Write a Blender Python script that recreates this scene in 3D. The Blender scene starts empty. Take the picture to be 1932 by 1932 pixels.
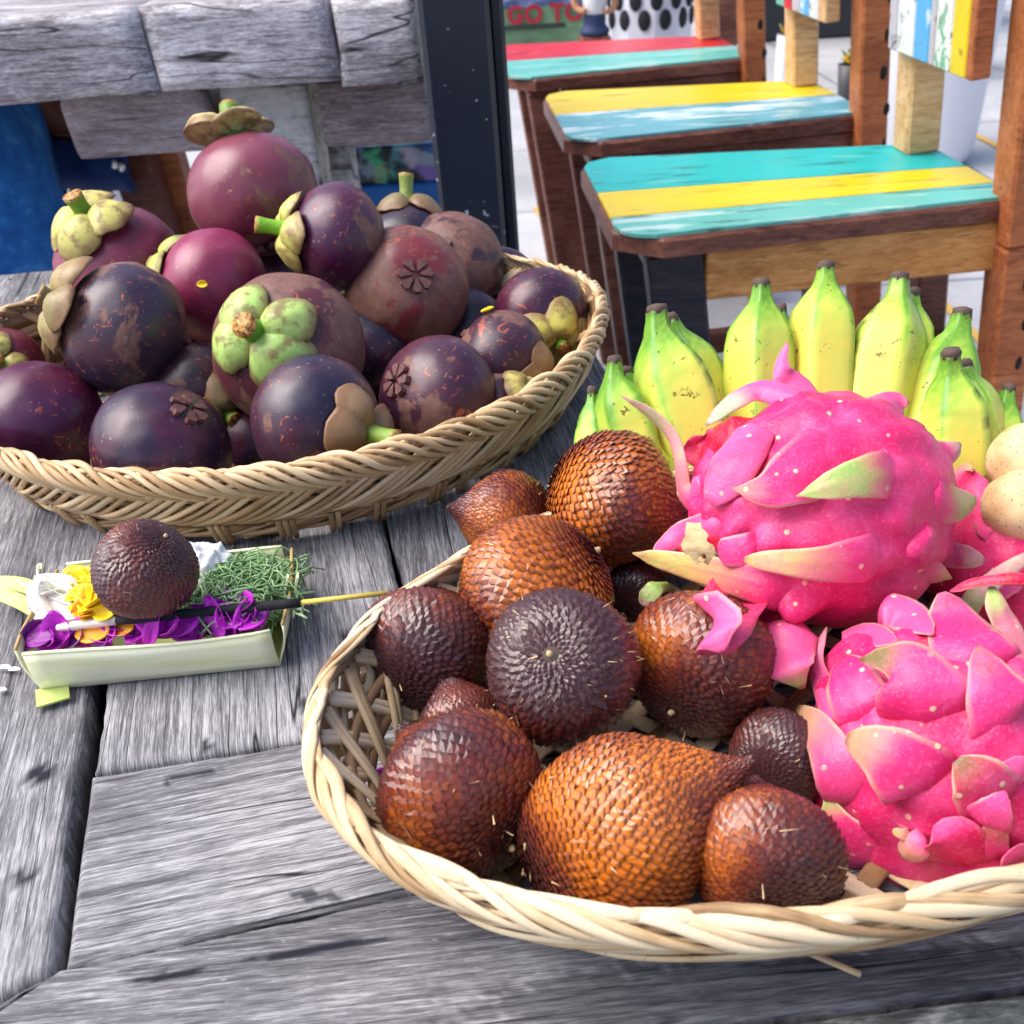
import bpy, math, random
import numpy as np
from mathutils import Vector, Matrix, noise as mnoise

random.seed(7)
sc = bpy.context.scene
COL = sc.collection

# ------------------------------------------------------------------ camera
# table top is z = 0, the floor is z = FLOOR; the camera stands 0.25 m above the table
FLOOR = -0.46
CAM = np.array([0.0, 0.0, 0.25])
F, CC = 1900.0, 966.0                       # focal length and centre for a 1932 px frame
PITCH, ROLL = math.radians(33), math.radians(-3.5)
_r0 = np.array([1.0, 0, 0]); _u0 = np.array([0, math.sin(PITCH), math.cos(PITCH)])
FWD = np.array([0, math.cos(PITCH), -math.sin(PITCH)])
RGT = _r0*math.cos(ROLL) + _u0*math.sin(ROLL)
UPV = -_r0*math.sin(ROLL) + _u0*math.cos(ROLL)
cd = bpy.data.cameras.new('camera'); cam = bpy.data.objects.new('camera', cd); COL.objects.link(cam)
cam.matrix_world = Matrix([[RGT[i], UPV[i], -FWD[i], CAM[i]] for i in range(3)] + [[0, 0, 0, 1]])
cd.sensor_width = 36; cd.lens = 36*F/1932; cd.clip_start = 0.01; cd.clip_end = 200
cd.dof.use_dof = True; cd.dof.focus_distance = 0.37; cd.dof.aperture_fstop = 23
sc.camera = cam

# ------------------------------------------------------------------ world, sun, exposure
SUN_EL, SUN_AZ = math.radians(55), math.radians(-88)     # azimuth from +Y towards +X
w = bpy.data.worlds.new('World'); sc.world = w; w.use_nodes = True
wn = w.node_tree; bg = wn.nodes['Background']
sky = wn.nodes.new('ShaderNodeTexSky'); sky.sky_type = 'NISHITA'; sky.sun_disc = False
sky.sun_elevation = SUN_EL; sky.sun_rotation = SUN_AZ; sky.dust_density = 4.0; sky.air_density = 0.7; sky.ozone_density = 1.5
wn.links.new(sky.outputs[0], bg.inputs[0]); bg.inputs[1].default_value = 0.15
sd = bpy.data.lights.new('sun', 'SUN'); sd.energy = 1.9; sd.angle = math.radians(55); sd.color = (1.0, 0.97, 0.92)
sun = bpy.data.objects.new('sun', sd); COL.objects.link(sun)
sdir = Vector((math.sin(SUN_AZ)*math.cos(SUN_EL), math.cos(SUN_AZ)*math.cos(SUN_EL), math.sin(SUN_EL)))
sun.rotation_euler = sdir.to_track_quat('Z', 'Y').to_euler()
sun.location = (0, 0, 5)
sc.view_settings.view_transform = 'Standard'; sc.view_settings.look = 'None'
sc.view_settings.gamma = 1; sc.view_settings.use_curve_mapping = False
sc.view_settings.exposure = 0.92

# ------------------------------------------------------------------ picking points in space
def ray(x, y): return FWD + RGT*(x-CC)/F - UPV*(y-CC)/F
def P(x, y, t): return CAM + ray(x, y)*t
def atz(x, y, z=0.0):
    d = ray(x, y); return CAM + d*((z-CAM[2])/d[2])
def aty(x, y, Y):
    d = ray(x, y); return CAM + d*((Y-CAM[1])/d[1])
def camvec(a):                               # (right, up, towards the camera) -> world unit vector
    v = RGT*a[0] + UPV*a[1] - FWD*a[2]; return v/np.linalg.norm(v)
def unit(v): return v/max(np.linalg.norm(v), 1e-12)
def C(r, g, b):
    f = lambda c: (c/255/12.92) if c/255 <= 0.04045 else ((c/255+0.055)/1.055)**2.4
    return (f(r), f(g), f(b), 1.0)

# ------------------------------------------------------------------ objects
BASE = {}
def empty(name, loc, label, cat, group=None):
    o = bpy.data.objects.new(name, None); COL.objects.link(o); o.empty_display_size = 0.02
    o.location = Vector(loc); BASE[o.name] = np.array(loc, float)
    o['label'] = label; o['category'] = cat
    if group: o['group'] = group
    return o
def tag(o, label, cat, group=None):
    o['label'] = label; o['category'] = cat
    if group: o['group'] = group
    return o
def mesh(name, V, Fc, mat, parent=None, smooth=True, cols=None, base=None, kind=None):
    """V in world space; the object sits at its parent's base (or at base)"""
    V = np.asarray(V, float)
    b = BASE[parent.name] if parent is not None else (np.zeros(3) if base is None else np.asarray(base, float))
    me = bpy.data.meshes.new(name)
    me.from_pydata((V-b).tolist(), [], [tuple(int(i) for i in f) for f in Fc])
    if smooth: me.polygons.foreach_set('use_smooth', [True]*len(me.polygons))
    if mat is not None: me.materials.append(mat)
    if cols is not None:
        a = me.color_attributes.new('Col', 'FLOAT_COLOR', 'POINT')
        c = np.asarray(cols, float)
        if c.shape[1] == 3: c = np.c_[c, np.ones(len(c))]
        a.data.foreach_set('color', c.ravel())
    me.update()
    o = bpy.data.objects.new(name, me); COL.objects.link(o)
    if parent is not None: o.parent = parent
    else: o.location = Vector(b)
    BASE[o.name] = b
    if kind: o['kind'] = kind
    return o

# shape builders: all return (V, F)
def grid_faces(nu, nv, wrap_v=False, wrap_u=False, off=0):
    fs = []
    for i in range(nu if wrap_u else nu-1):
        for j in range(nv if wrap_v else nv-1):
            a = i*nv+j; b = i*nv+(j+1) % nv; c = ((i+1) % nu)*nv+(j+1) % nv; d = ((i+1) % nu)*nv+j
            fs.append((a+off, b+off, c+off, d+off))
    return fs
def sphere(nu=24, nv=32):
    """unit sphere with z poles"""
    V = [(0, 0, -1)]
    for i in range(1, nu):
        a = math.pi*i/nu
        for j in range(nv):
            b = 2*math.pi*j/nv
            V.append((math.sin(a)*math.cos(b), math.sin(a)*math.sin(b), -math.cos(a)))
    V.append((0, 0, 1)); Fc = []
    for j in range(nv): Fc.append((0, 1+(j+1) % nv, 1+j))
    for i in range(nu-2):
        for j in range(nv):
            a = 1+i*nv+j; b = 1+i*nv+(j+1) % nv; Fc.append((a, b, b+nv, a+nv))
    n = len(V)-1; s = 1+(nu-2)*nv
    for j in range(nv): Fc.append((s+j, s+(j+1) % nv, n))
    return np.array(V), Fc
def frame_from(z, hint=(0.3, 0.2, 1.0)):
    z = unit(np.asarray(z, float)); h = np.asarray(hint, float)
    if abs(unit(h) @ z) > 0.95: h = np.array([1.0, 0.1, 0])
    x = unit(np.cross(h, z)); y = np.cross(z, x)
    return np.array([x, y, z])                # rows
def nz(V, s, seed=0.0):
    return np.array([mnoise.noise(Vector((p[0]*s+seed, p[1]*s-seed*0.7, p[2]*s+seed*1.3))) for p in V])
def catmull(pts, n):
    pts = np.asarray(pts, float); k = len(pts)
    q = np.vstack([2*pts[0]-pts[1], pts, 2*pts[-1]-pts[-2]])
    out = []
    for u in np.linspace(0, k-1-1e-9, n):
        i = int(u); f = u-i; p0, p1, p2, p3 = q[i], q[i+1], q[i+2], q[i+3]
        out.append(0.5*((2*p1)+(-p0+p2)*f+(2*p0-5*p1+4*p2-p3)*f*f+(-p0+3*p1-3*p2+p3)*f**3))
    return np.array(out)
def box_local(sx, sy, sz, bev=0.0):
    """box spanning 0..s with bevelled long edges"""
    b = min(bev, sx/3, sy/3, sz/3)
    if b <= 0:
        V = np.array([(x, y, z) for x in (0, sx) for y in (0, sy) for z in (0, sz)], float)
        return V, [(0, 1, 3, 2), (4, 6, 7, 5), (0, 4, 5, 1), (2, 3, 7, 6), (0, 2, 6, 4), (1, 5, 7, 3)]
    V = []; idx = {}
    for ix in (0, 1):
        for iy in (0, 1):
            for iz in (0, 1):
                c = np.array([ix*sx, iy*sy, iz*sz]); s = np.array([1-2*ix, 1-2*iy, 1-2*iz])
                for ax in range(3):
                    m = np.array([b, b, b]); m[ax] = 0
                    idx[(ix, iy, iz, ax)] = len(V); V.append(c+s*m)
    Fc = []
    for ax in range(3):
        a1, a2 = (ax+1) % 3, (ax+2) % 3
        for side in (0, 1):
            f = []
            for (p, q) in ((0, 0), (1, 0), (1, 1), (0, 1)):
                k = [0, 0, 0]; k[ax] = side; k[a1] = p; k[a2] = q; f.append(idx[(*k, ax)])
            Fc.append(tuple(f if side else f[::-1]))
    for ax in range(3):                      # edge strips
        a1, a2 = (ax+1) % 3, (ax+2) % 3
        for p in (0, 1):
            for q in (0, 1):
                k0 = [0, 0, 0]; k1 = [0, 0, 0]; k0[a1] = k1[a1] = p; k0[a2] = k1[a2] = q; k1[ax] = 1
                Fc.append((idx[(*k0, a1)], idx[(*k1, a1)], idx[(*k1, a2)], idx[(*k0, a2)]))
    for ix in (0, 1):
        for iy in (0, 1):
            for iz in (0, 1): Fc.append(tuple(idx[(ix, iy, iz, a)] for a in range(3)))
    return np.array(V), Fc
def beam(a, b, wx, wy, xdir, bev=0.003):
    """bar from a to b, wx wide along xdir, wy the other way"""
    a = np.asarray(a, float); b = np.asarray(b, float); z = unit(b-a)
    x = np.asarray(xdir, float); x = unit(x-z*(x@z)); y = np.cross(z, x)
    V, Fc = box_local(wx, wy, np.linalg.norm(b-a), bev)
    V = V-np.array([wx/2, wy/2, 0])
    return a+V[:, :1]*x+V[:, 1:2]*y+V[:, 2:]*z, Fc
def tube(pts, rad, n=10, cap=True):
    pts = np.asarray(pts, float); k = len(pts); rad = np.broadcast_to(np.asarray(rad, float), (k,))
    T = np.gradient(pts, axis=0); V = []; x = None
    for i in range(k):
        t = unit(T[i])
        if x is None: x = frame_from(t)[0]
        x = unit(x-t*(x@t)); y = np.cross(t, x)
        for j in range(n):
            a = 2*math.pi*j/n; V.append(pts[i]+rad[i]*(math.cos(a)*x+math.sin(a)*y))
    Fc = grid_faces(k, n, wrap_v=True)
    if cap: Fc += [tuple(range(n))[::-1], tuple(range((k-1)*n, k*n))]
    return np.array(V), Fc
def join(parts):
    V = []; Fc = []; o = 0
    for v, f in parts:
        V.append(v); Fc += [tuple(i+o for i in q) for q in f]; o += len(v)
    return np.vstack(V), Fc
def recalc(o):
    import bmesh
    bm = bmesh.new(); bm.from_mesh(o.data); bmesh.ops.recalc_face_normals(bm, faces=bm.faces[:]); bm.to_mesh(o.data); bm.free()
    return o

# ------------------------------------------------------------------ materials
class M:
    def __init__(s, name, rough=0.5, **kw):
        s.m = bpy.data.materials.new(name); s.m.use_nodes = True; s.nt = s.m.node_tree
        s.b = s.nt.nodes['Principled BSDF']; s.b.inputs['Roughness'].default_value = rough
        for k, v in kw.items(): s.b.inputs[k.replace('_', ' ')].default_value = v
    def n(s, t, **kw):
        x = s.nt.nodes.new('ShaderNode'+t)
        for k, v in kw.items(): setattr(x, k, v)
        return x
    def l(s, a, b): s.nt.links.new(a, b)
    def set(s, sock, v):
        if hasattr(v, 'is_output') or isinstance(v, bpy.types.NodeSocket): s.l(v, sock)
        else: sock.default_value = v
    def obj(s, scale=(1, 1, 1), rnd=0.0):
        c = s.n('TexCoord').outputs['Object']
        if rnd:
            i = s.n('ObjectInfo').outputs['Random']; mu = s.math('MULTIPLY', i, rnd)
            a = s.n('VectorMath', operation='ADD'); s.l(c, a.inputs[0]); s.l(mu, a.inputs[1]); c = a.outputs[0]
        mp = s.n('VectorMath', operation='MULTIPLY'); s.l(c, mp.inputs[0]); mp.inputs[1].default_value = scale
        return mp.outputs[0]
    def noise(s, vec, scale=5, detail=4, rough=0.55, dist=0.0):
        x = s.n('TexNoise'); s.l(vec, x.inputs['Vector']); x.inputs['Scale'].default_value = scale
        x.inputs['Detail'].default_value = detail; x.inputs['Roughness'].default_value = rough; x.inputs['Distortion'].default_value = dist
        return x.outputs[0]
    def voro(s, vec, scale=5, feature='F1', out='Distance'):
        x = s.n('TexVoronoi', feature=feature); s.l(vec, x.inputs['Vector']); x.inputs['Scale'].default_value = scale
        return x.outputs[out]
    def math(s, op, a, b=0.0, clamp=False):
        x = s.n('Math', operation=op, use_clamp=clamp); s.set(x.inputs[0], a); s.set(x.inputs[1], b); return x.outputs[0]
    def ramp(s, fac, stops):
        x = s.n('ValToRGB'); s.l(fac, x.inputs[0]); e = x.color_ramp.elements
        while len(e) < len(stops): e.new(0.5)
        for q, (p, c) in zip(e, stops): q.position = p; q.color = c if len(c) == 4 else (*c, 1)
        return x.outputs[0]
    def step(s, fac, a, b):                   # smooth 0..1 between a and b
        x = s.n('MapRange', interpolation_type='SMOOTHSTEP'); s.set(x.inputs[0], fac)
        x.inputs[1].default_value = a; x.inputs[2].default_value = b; return x.outputs[0]
    def mix(s, fac, a, b, mode='MIX'):
        x = s.n('Mix', data_type='RGBA', blend_type=mode); s.set(x.inputs[0], fac)
        s.set(x.inputs[6], a); s.set(x.inputs[7], b); return x.outputs[2]
    def vcol(s, name='Col'): return s.n('Attribute', attribute_name=name)
    def ocol(s): return s.n('ObjectInfo').outputs['Color']
    def oprop(s, name): return s.n('Attribute', attribute_type='OBJECT', attribute_name=name).outputs['Fac']
    def color(s, v): s.set(s.b.inputs['Base Color'], v); return s
    def rough(s, v): s.set(s.b.inputs['Roughness'], v); return s
    def bump(s, h, strength=0.3, dist=0.001):
        x = s.n('Bump'); x.inputs['Strength'].default_value = strength; x.inputs['Distance'].default_value = dist
        s.l(h, x.inputs['Height']); s.l(x.outputs[0], s.b.inputs['Normal']); return s

def wood(name, dark, mid, light, sx=17, sy=360, crack=True, rough=0.75, bump=0.6, fleck=True, spec=0.25, zf=1.0):
    """grain runs along local X; attribute Col.r is a mask of stains and painted shade when the mesh has it"""
    m = M(name, rough); m.b.inputs['Specular IOR Level'].default_value = spec
    v = m.obj((sx, sy, sy*zf), 7.0)
    g1 = m.noise(v, 1.0, 8, 0.7, 0.0)
    v2 = m.obj((sx*3.2, sy*3.4, sy*3.4*zf), 11.0); g2 = m.noise(v2, 1.0, 5, 0.7)
    big = m.noise(m.obj((9, 16, 16), 5.0), 1.0, 4, 0.6)
    g3 = m.noise(m.obj((sx*9, sy*9, sy*9*zf), 17.0), 1.0, 3, 0.7)
    t = m.math('ADD', m.math('MULTIPLY', g1, 0.32), m.math('ADD', m.math('MULTIPLY', g2, 0.34), m.math('MULTIPLY', g3, 0.34)))
    fib = m.step(m.noise(m.obj((sx*1.3, sy*3.1, sy*3.1*zf), 23.0), 1.0, 4, 0.65), 0.42, 0.35)
    t = m.math('ADD', t, m.math('MULTIPLY', m.math('SUBTRACT', big, 0.5), 0.35))
    c = m.ramp(t, [(0.36, dark), (0.48, mid), (0.60, light)])
    c = m.mix(m.math('MULTIPLY', fib, 0.6), c, tuple(q*0.6 for q in dark[:3])+(1,))
    if fleck:
        fl = m.noise(m.obj((sx*14, sy*2.2, sy*2.2*zf), 3.0), 1.0, 4, 0.7)
        c = m.mix(m.math('MULTIPLY', m.step(fl, 0.62, 0.74), 0.4), c, tuple(min(1, q*1.35) for q in light[:3])+(1,))
    h = m.math('SUBTRACT', t, m.math('MULTIPLY', fib, 0.12))
    if crack:
        cn = m.noise(m.obj((sx*0.16, sy*0.20, sy*0.20*zf), 13.0), 1.0, 2, 0.45, 0.0)
        cr = m.math('ABSOLUTE', m.math('SUBTRACT', cn, 0.5)); cr = m.step(cr, 0.0, 0.010)
        gate = m.step(m.noise(m.obj((14, 30, 30), 2.0), 1.0, 2), 0.42, 0.55)
        cr = m.math('MAXIMUM', cr, m.math('SUBTRACT', 1.0, gate))
        c = m.mix(cr, tuple(q*0.25 for q in dark[:3])+(1,), c)
        h = m.math('MULTIPLY', h, m.math('ADD', m.math('MULTIPLY', cr, 0.75), 0.25))
    st = m.vcol(); sep = m.n('SeparateColor'); m.l(st.outputs['Color'], sep.inputs[0])
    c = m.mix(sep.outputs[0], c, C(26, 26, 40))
    m.color(c); m.bump(h, bump, 0.0012)
    return m.m

W_TABLE = wood('weathered_table_wood', C(58, 56, 60), C(112, 111, 116), C(184, 183, 186), zf=.04)
W_TABLE2 = wood('weathered_table_wood_dark', C(44, 43, 47), C(90, 89, 95), C(156, 156, 161), zf=.04)
W_FAR = wood('silvered_beam_wood', C(92, 84, 88), C(156, 149, 155), C(226, 224, 228), sx=22, sy=170, crack=True)
W_APRON = wood('dull_apron_wood', C(92, 80, 82), C(140, 127, 130), C(180, 170, 174), sx=18, sy=120, crack=False, fleck=False)
W_PEEL = wood('peeled_white_paint_wood', C(70, 66, 66), C(196, 194, 190), C(222, 222, 218), sx=14, sy=30, crack=True, fleck=False)
W_BLOND = wood('blond_chair_wood', C(150, 95, 45), C(190, 130, 68), C(214, 160, 98), sx=6, sy=60, crack=False, fleck=False, rough=0.45, bump=0.15)
W_TAN = wood('pale_chair_wood', C(160, 118, 75), C(200, 158, 110), C(222, 188, 145), sx=8, sy=60, crack=False, fleck=False, rough=0.5, bump=0.15)
W_ORANGE = wood('orange_brown_chair_wood', C(118, 64, 36), C(160, 92, 54), C(186, 116, 74), sx=8, sy=60, crack=False, fleck=False, rough=0.45, bump=0.15)
W_DARK = wood('dark_brown_chair_wood', C(66, 38, 32), C(106, 64, 52), C(136, 88, 72), sx=8, sy=60, crack=False, fleck=False, rough=0.4, bump=0.15)
W_NAVY = wood('navy_worn_chair_wood', C(18, 20, 30), C(30, 32, 46), C(58, 50, 52), sx=8, sy=60, crack=False, fleck=False, rough=0.45, bump=0.15)

def paint(name, base, worn, wear=0.62, rough=0.3):
    m = M(name, rough); m.b.inputs['Specular IOR Level'].default_value = 0.45
    v = m.obj((6, 40, 40), 5.0); n1 = m.noise(v, 1.0, 6, 0.7, 0.5)
    n2 = m.noise(m.obj((12, 70, 70), 3.0), 1.0, 4, 0.6)
    c = m.mix(m.step(n1, wear, wear+0.06), base, worn)
    c = m.mix(m.math('MULTIPLY', m.step(n2, 0.60, 0.66), 0.7), c, tuple(q*0.18 for q in base[:3])+(1,))
    c = m.mix(m.math('MULTIPLY', m.step(m.noise(m.obj((5, 9, 9), 8.0), 1.0, 3), 0.3, 0.8), 0.35), c, tuple(q*0.6 for q in base[:3])+(1,))
    m.color(c); m.bump(n2, 0.25, 0.001); m.rough(m.ramp(n1, [(0.3, (rough-0.1,)*3), (0.7, (rough+0.2,)*3)]))
    return m.m
P_TURQ = paint('turquoise_paint', C(22, 170, 166), C(110, 176, 166), 0.60)
P_YEL = paint('yellow_paint', C(220, 190, 20), C(214, 200, 100), 0.60)
P_TEAL = paint('pale_teal_paint', C(96, 176, 164), C(180, 205, 200), 0.55)
P_TEALB = paint('bluish_teal_paint', C(92, 156, 166), C(205, 218, 222), 0.52)
P_RED = paint('red_paint', C(196, 28, 40), C(206, 96, 106), 0.6)
P_WHITE = paint('white_paint', C(205, 208, 208), C(150, 160, 155), 0.58, 0.5)
P_SKY = paint('sky_blue_paint', C(80, 160, 214), C(205, 220, 228), 0.56, 0.45)
P_GREENW = paint('white_and_green_paint', C(214, 218, 212), C(90, 160, 130), 0.54, 0.5)
P_LILAC = paint('greyish_white_paint', C(176, 172, 180), C(120, 112, 116), 0.6, 0.5)

def plain(name, col, rough=0.5, spec=0.5, var=0.15, vs=30, bump=0.0, **kw):
    m = M(name, rough, **kw); m.b.inputs['Specular IOR Level'].default_value = spec
    n1 = m.noise(m.obj((1, 1, 1), 3.0), vs, 4, 0.6)
    c = m.mix(m.math('MULTIPLY', n1, var*2), col, tuple(q*0.45 for q in col[:3])+(1,)); m.color(c)
    if bump: m.bump(n1, bump, 0.001)
    return m.m

# ------------------------------------------------------------------ floor
def floor_mat():
    m = M('pale_floor_tile', 0.45); v = m.obj()
    n1 = m.noise(v, 3.0, 5, 0.6); n2 = m.noise(v, 60, 3)
    c = m.ramp(m.math('ADD', m.math('MULTIPLY', n1, 0.7), m.math('MULTIPLY', n2, 0.3)), [(0.3, C(150, 150, 152)), (0.6, C(186, 186, 188)), (0.8, C(205, 205, 206))])
    br = m.n('TexBrick', offset=0.0); m.l(v, br.inputs['Vector']); br.inputs['Scale'].default_value = 1.0
    br.inputs['Mortar Size'].default_value = 0.006; br.inputs['Brick Width'].default_value = 0.6; br.inputs['Row Height'].default_value = 0.6
    br.inputs['Color1'].default_value = (1, 1, 1, 1); br.inputs['Color2'].default_value = (0.9, 0.9, 0.9, 1); br.inputs['Mortar'].default_value = (0.45, 0.45, 0.46, 1)
    m.color(m.mix(1.0, c, br.outputs[0], 'MULTIPLY')); return m.m
o = mesh('floor', [(-60, -40, FLOOR), (60, -40, FLOOR), (60, 120, FLOOR), (-60, 120, FLOOR)], [(0, 1, 2, 3)], floor_mat(), smooth=False); o['kind'] = 'structure'
ylw = plain('yellow_floor_strip_paint', C(214, 170, 70), 0.5)
def floor_strip(pa, pb, wd, ext=0.6):
    a = atz(*pa, FLOOR); b = atz(*pb, FLOOR); d = unit(b-a); a = a-d*ext; b = b+d*ext
    s = np.array([-d[1], d[0], 0])*wd/2; z = np.array([0, 0, 0.004])
    o = mesh('floor_stripe', [a-s+z, b-s+z, b+s+z, a+s+z], [(0, 1, 2, 3)], ylw, smooth=False); o['kind'] = 'structure'
floor_strip((1790, 232), (1866, 270), 0.022, 0.5)
floor_strip((1057, 454), (1095, 505), 0.02, 0.25)
floor_strip((1834, 630), (1866, 662), 0.016, 0.2)

# ------------------------------------------------------------------ the plank table in front
def plank(name, parent, q, mat, th=0.03, step=0.004, edge=0.0008, seed=0, stains_and_shade=(), zoff=0.0, bev=0.0022, wob=0.0006):
    """q: four plan corners, q0->q1 and q3->q2 run along the grain"""
    q = [np.array([*p[:2]], float) for p in q]
    L = (np.linalg.norm(q[1]-q[0])+np.linalg.norm(q[2]-q[3]))/2; Wd = (np.linalg.norm(q[3]-q[0])+np.linalg.norm(q[2]-q[1]))/2
    fine = 0.4 if stains_and_shade else 1.0
    nu = max(8, min(int(L/step/fine), 200)); nv = max(6, min(int(Wd/step/fine/1.3), 60))
    us = np.linspace(0, 1, nu); vs = np.concatenate([[0, bev*0.3/Wd, bev/Wd], np.linspace(0, 1, nv)[1:-1], [1-bev/Wd, 1-bev*0.3/Wd, 1]]); vs = np.sort(vs)
    us = np.sort(np.concatenate([us, [bev*0.3/L, bev/L, 1-bev/L, 1-bev*0.3/L]]))
    d = unit(np.array([*(q[1]-q[0]), 0])); n = np.array([-d[1], d[0], 0])
    V = []; cols = []
    for u in us:
        e0 = edge*mnoise.fractal(Vector((u*L*60, seed*3.1, 0)), 0.6, 2.0, 4)+1.6*edge*mnoise.noise(Vector((u*L*14, seed*1.7, 4)))
        e1 = edge*mnoise.fractal(Vector((u*L*60, seed*3.1, 9)), 0.6, 2.0, 4)+1.6*edge*mnoise.noise(Vector((u*L*14, seed*1.7, 14)))
        for v in vs:
            p = (q[0]*(1-u)+q[1]*u)*(1-v)+(q[3]*(1-u)+q[2]*u)*v
            p = np.array([p[0], p[1], zoff]) + n*(e0*(1-v)**6 + e1*v**6)
            dm = min(u*L, (1-u)*L, v*Wd, (1-v)*Wd)
            z = -(1-min(1, dm/bev))**2*bev + wob*mnoise.noise(Vector((u*L*25, v*Wd*70, seed)))
            p[2] += z; V.append(p)
            s = 0.0
            for (x, y, ln, wd, an, k) in stains_and_shade:     # world x, y, half length, half width, turn from the grain, strength
                r = p[:2]-np.array([x, y]); ca, sa = math.cos(an), math.sin(an)
                du = r@d[:2]; dv = r@n[:2]; du, dv = du*ca+dv*sa, -du*sa+dv*ca
                f = 1.15-math.hypot(du/ln, dv/wd)+0.5*mnoise.noise(Vector((du*300, dv*700, seed+k)))
                s = max(s, min(1, max(0, f*4))*min(1, k*1.1))
            cols.append((s, 0, 0))
    nU, nV = len(us), len(vs); Fc = [tuple(f[::-1]) for f in grid_faces(nU, nV)]
    # sides and underside
    ring = [i*nV for i in range(nU)] + [(nU-1)*nV+j for j in range(1, nV)] + [i*nV+nV-1 for i in range(nU-2, -1, -1)] + [j for j in range(nV-2, 0, -1)]
    b0 = len(V)
    for i in ring:
        p = V[i].copy(); p[2] = zoff-th; V.append(p); cols.append((0.0, 0, 0))
    m = len(ring)
    for i in range(m): Fc.append((ring[i], ring[(i+1) % m], b0+(i+1) % m, b0+i))
    Fc.append(tuple(range(b0, b0+m))[::-1])
    V = np.array(V); o0 = np.array([*q[0], zoff])
    R = np.array([d, n, [0, 0, 1]]); Vl = (V-o0)@R.T
    me = bpy.data.meshes.new(name); me.from_pydata(Vl.tolist(), [], Fc); me.materials.append(mat)
    me.polygons.foreach_set('use_smooth', [True]*len(me.polygons))
    a = me.color_attributes.new('Col', 'FLOAT_COLOR', 'POINT'); a.data.foreach_set('color', np.c_[np.array(cols), np.ones(len(cols))].ravel())
    o = bpy.data.objects.new(name, me); COL.objects.link(o); o.parent = parent
    o.location = Vector(o0-BASE[parent.name]); o.rotation_euler = (0, 0, math.atan2(d[1], d[0]))
    BASE[o.name] = o0; recalc(o); return o

table = empty('plank_table', (0, 0.4, FLOOR), 'low table of weathered grey planks under the baskets of fruit', 'table')
A0 = atz(100, 1832)[:2]; A1 = atz(150, 1500)[:2]; A2 = atz(183, 1300)[:2]
gd = unit(A2-A0)                              # direction of the long boards
back = lambda x: 0.7715+0.095*(x+0.36)
def up_to_back(p): 
    t = 0.5
    for _ in range(30): t = (back(p[0]+gd[0]*t)-p[1])/gd[1]
    return p+gd*t
s1a, s1b = atz(163, 1458)[:2], atz(575, 1395)[:2]; s2a, s2b = atz(112, 1826)[:2], atz(800, 1678)[:2]
d1 = unit(s1b-s1a); d2 = unit(s2b-s2a)
C0 = atz(742, 1050)[:2]; C0 = C0-gd*((C0-s1a)@np.array([-d1[1], d1[0]]))/(gd@np.array([-d1[1], d1[0]]))   # where gap C meets seam 1
gap = np.array([0.0032, 0])
st = lambda x, y: atz(x, y)[:2]
left_stains = [(*st(70, 1458), 0.006, 0.004, 1.4, .9), (*st(48, 1650), 0.005, 0.0022, 1.4, .9), (*st(170, 1700), .02, .002, 0, .4)]
Lq = A0-gd*0.045
plank('plank', table, [A0-gap*0.6+np.array([-0.001, 0.0005]), up_to_back(A0-gap*0.6), up_to_back(A0-np.array([0.17, 0.05])), A0-np.array([0.17, 0.10])], W_TABLE, seed=1, stains_and_shade=left_stains, edge=0.0016, zoff=-0.001)
q1 = A0-np.array([0.175, 0.10]); plank('plank', table, [q1, up_to_back(q1), up_to_back(q1-np.array([0.16, 0])), q1-np.array([0.16, 0.05])], W_TABLE2, seed=2)
b0 = s1a+np.array([0.0005, 0.0008]); c0 = C0+np.array([0, 0.0008])
plank('plank', table, [c0-gap*0.35, up_to_back(c0-gap*0.35), up_to_back(b0+gap*0.55), b0+gap*0.55], W_TABLE, seed=3, stains_and_shade=[(*st(388, 1405), .003, .0022, 0, .9), (*st(576, 1330), .004, .003, 0, .8), (*st(655, 1200), .004, .003, .8, .8)])
E1, E2 = atz(1045, 512)[:2], atz(1150, 705)[:2]; ed = unit(E2-E1)      # the right edge of the long boards
nn1 = np.array([-d1[1], d1[0]]); R0 = E1+ed*(((s1a-E1)@nn1)/(ed@nn1))+np.array([0, 0.001])
plank('plank', table, [R0, E1, up_to_back(c0+gap*0.5), c0+gap*0.5], W_TABLE2, seed=4)
R1 = R0+d1*0.12; R2 = atz(1290, 850)[:2]; R3 = R0+(E1-R0)*(((R2-R0)@gd)/((E1-R0)@gd))
plank('plank', table, [R1, R2+d1*0.05, R3+gap, R0+gap], W_TABLE2, seed=5)
s1e = s1a+d1*0.36; s2e = s2a+d2*0.36
n1 = np.array([0, 0.0006])
plank('plank', table, [s2a+n1+gap*0.4, s2e+n1, s1e-n1, s1a-n1+gap*0.55], W_TABLE, seed=6, edge=0.0005, stains_and_shade=[
    (*st(348, 1467), .0115, .0012, .02, .95), (*st(592, 1690), .008, .0016, -.35, .75), (*st(300, 1660), .03, .0008, 0, .35)])
s3a, s3e = atz(1190, 1952)[:2], atz(1960, 1862)[:2]; d3 = unit(s3e-s3a)
e3a = s3a-d3*0.20; e3e = s3a+d3*0.26
plank('plank', table, [e3a+n1, e3e+n1, s2e-n1, s2a-n1+np.array([0.0, 0])], W_TABLE, seed=7, edge=0.0005, stains_and_shade=[
    (*st(315, 1842), .0095, .0014, .05, .95), (*st(600, 1790), .019, .0013, .06, .95), (*st(250, 1830), .004, .001, 0, .5),
    (*st(1250, 1880), .05, .010, .0, .55), (*st(1600, 1860), .06, .010, .0, .6)])  # both: the basket's shade on the front board, put into the colour
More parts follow.
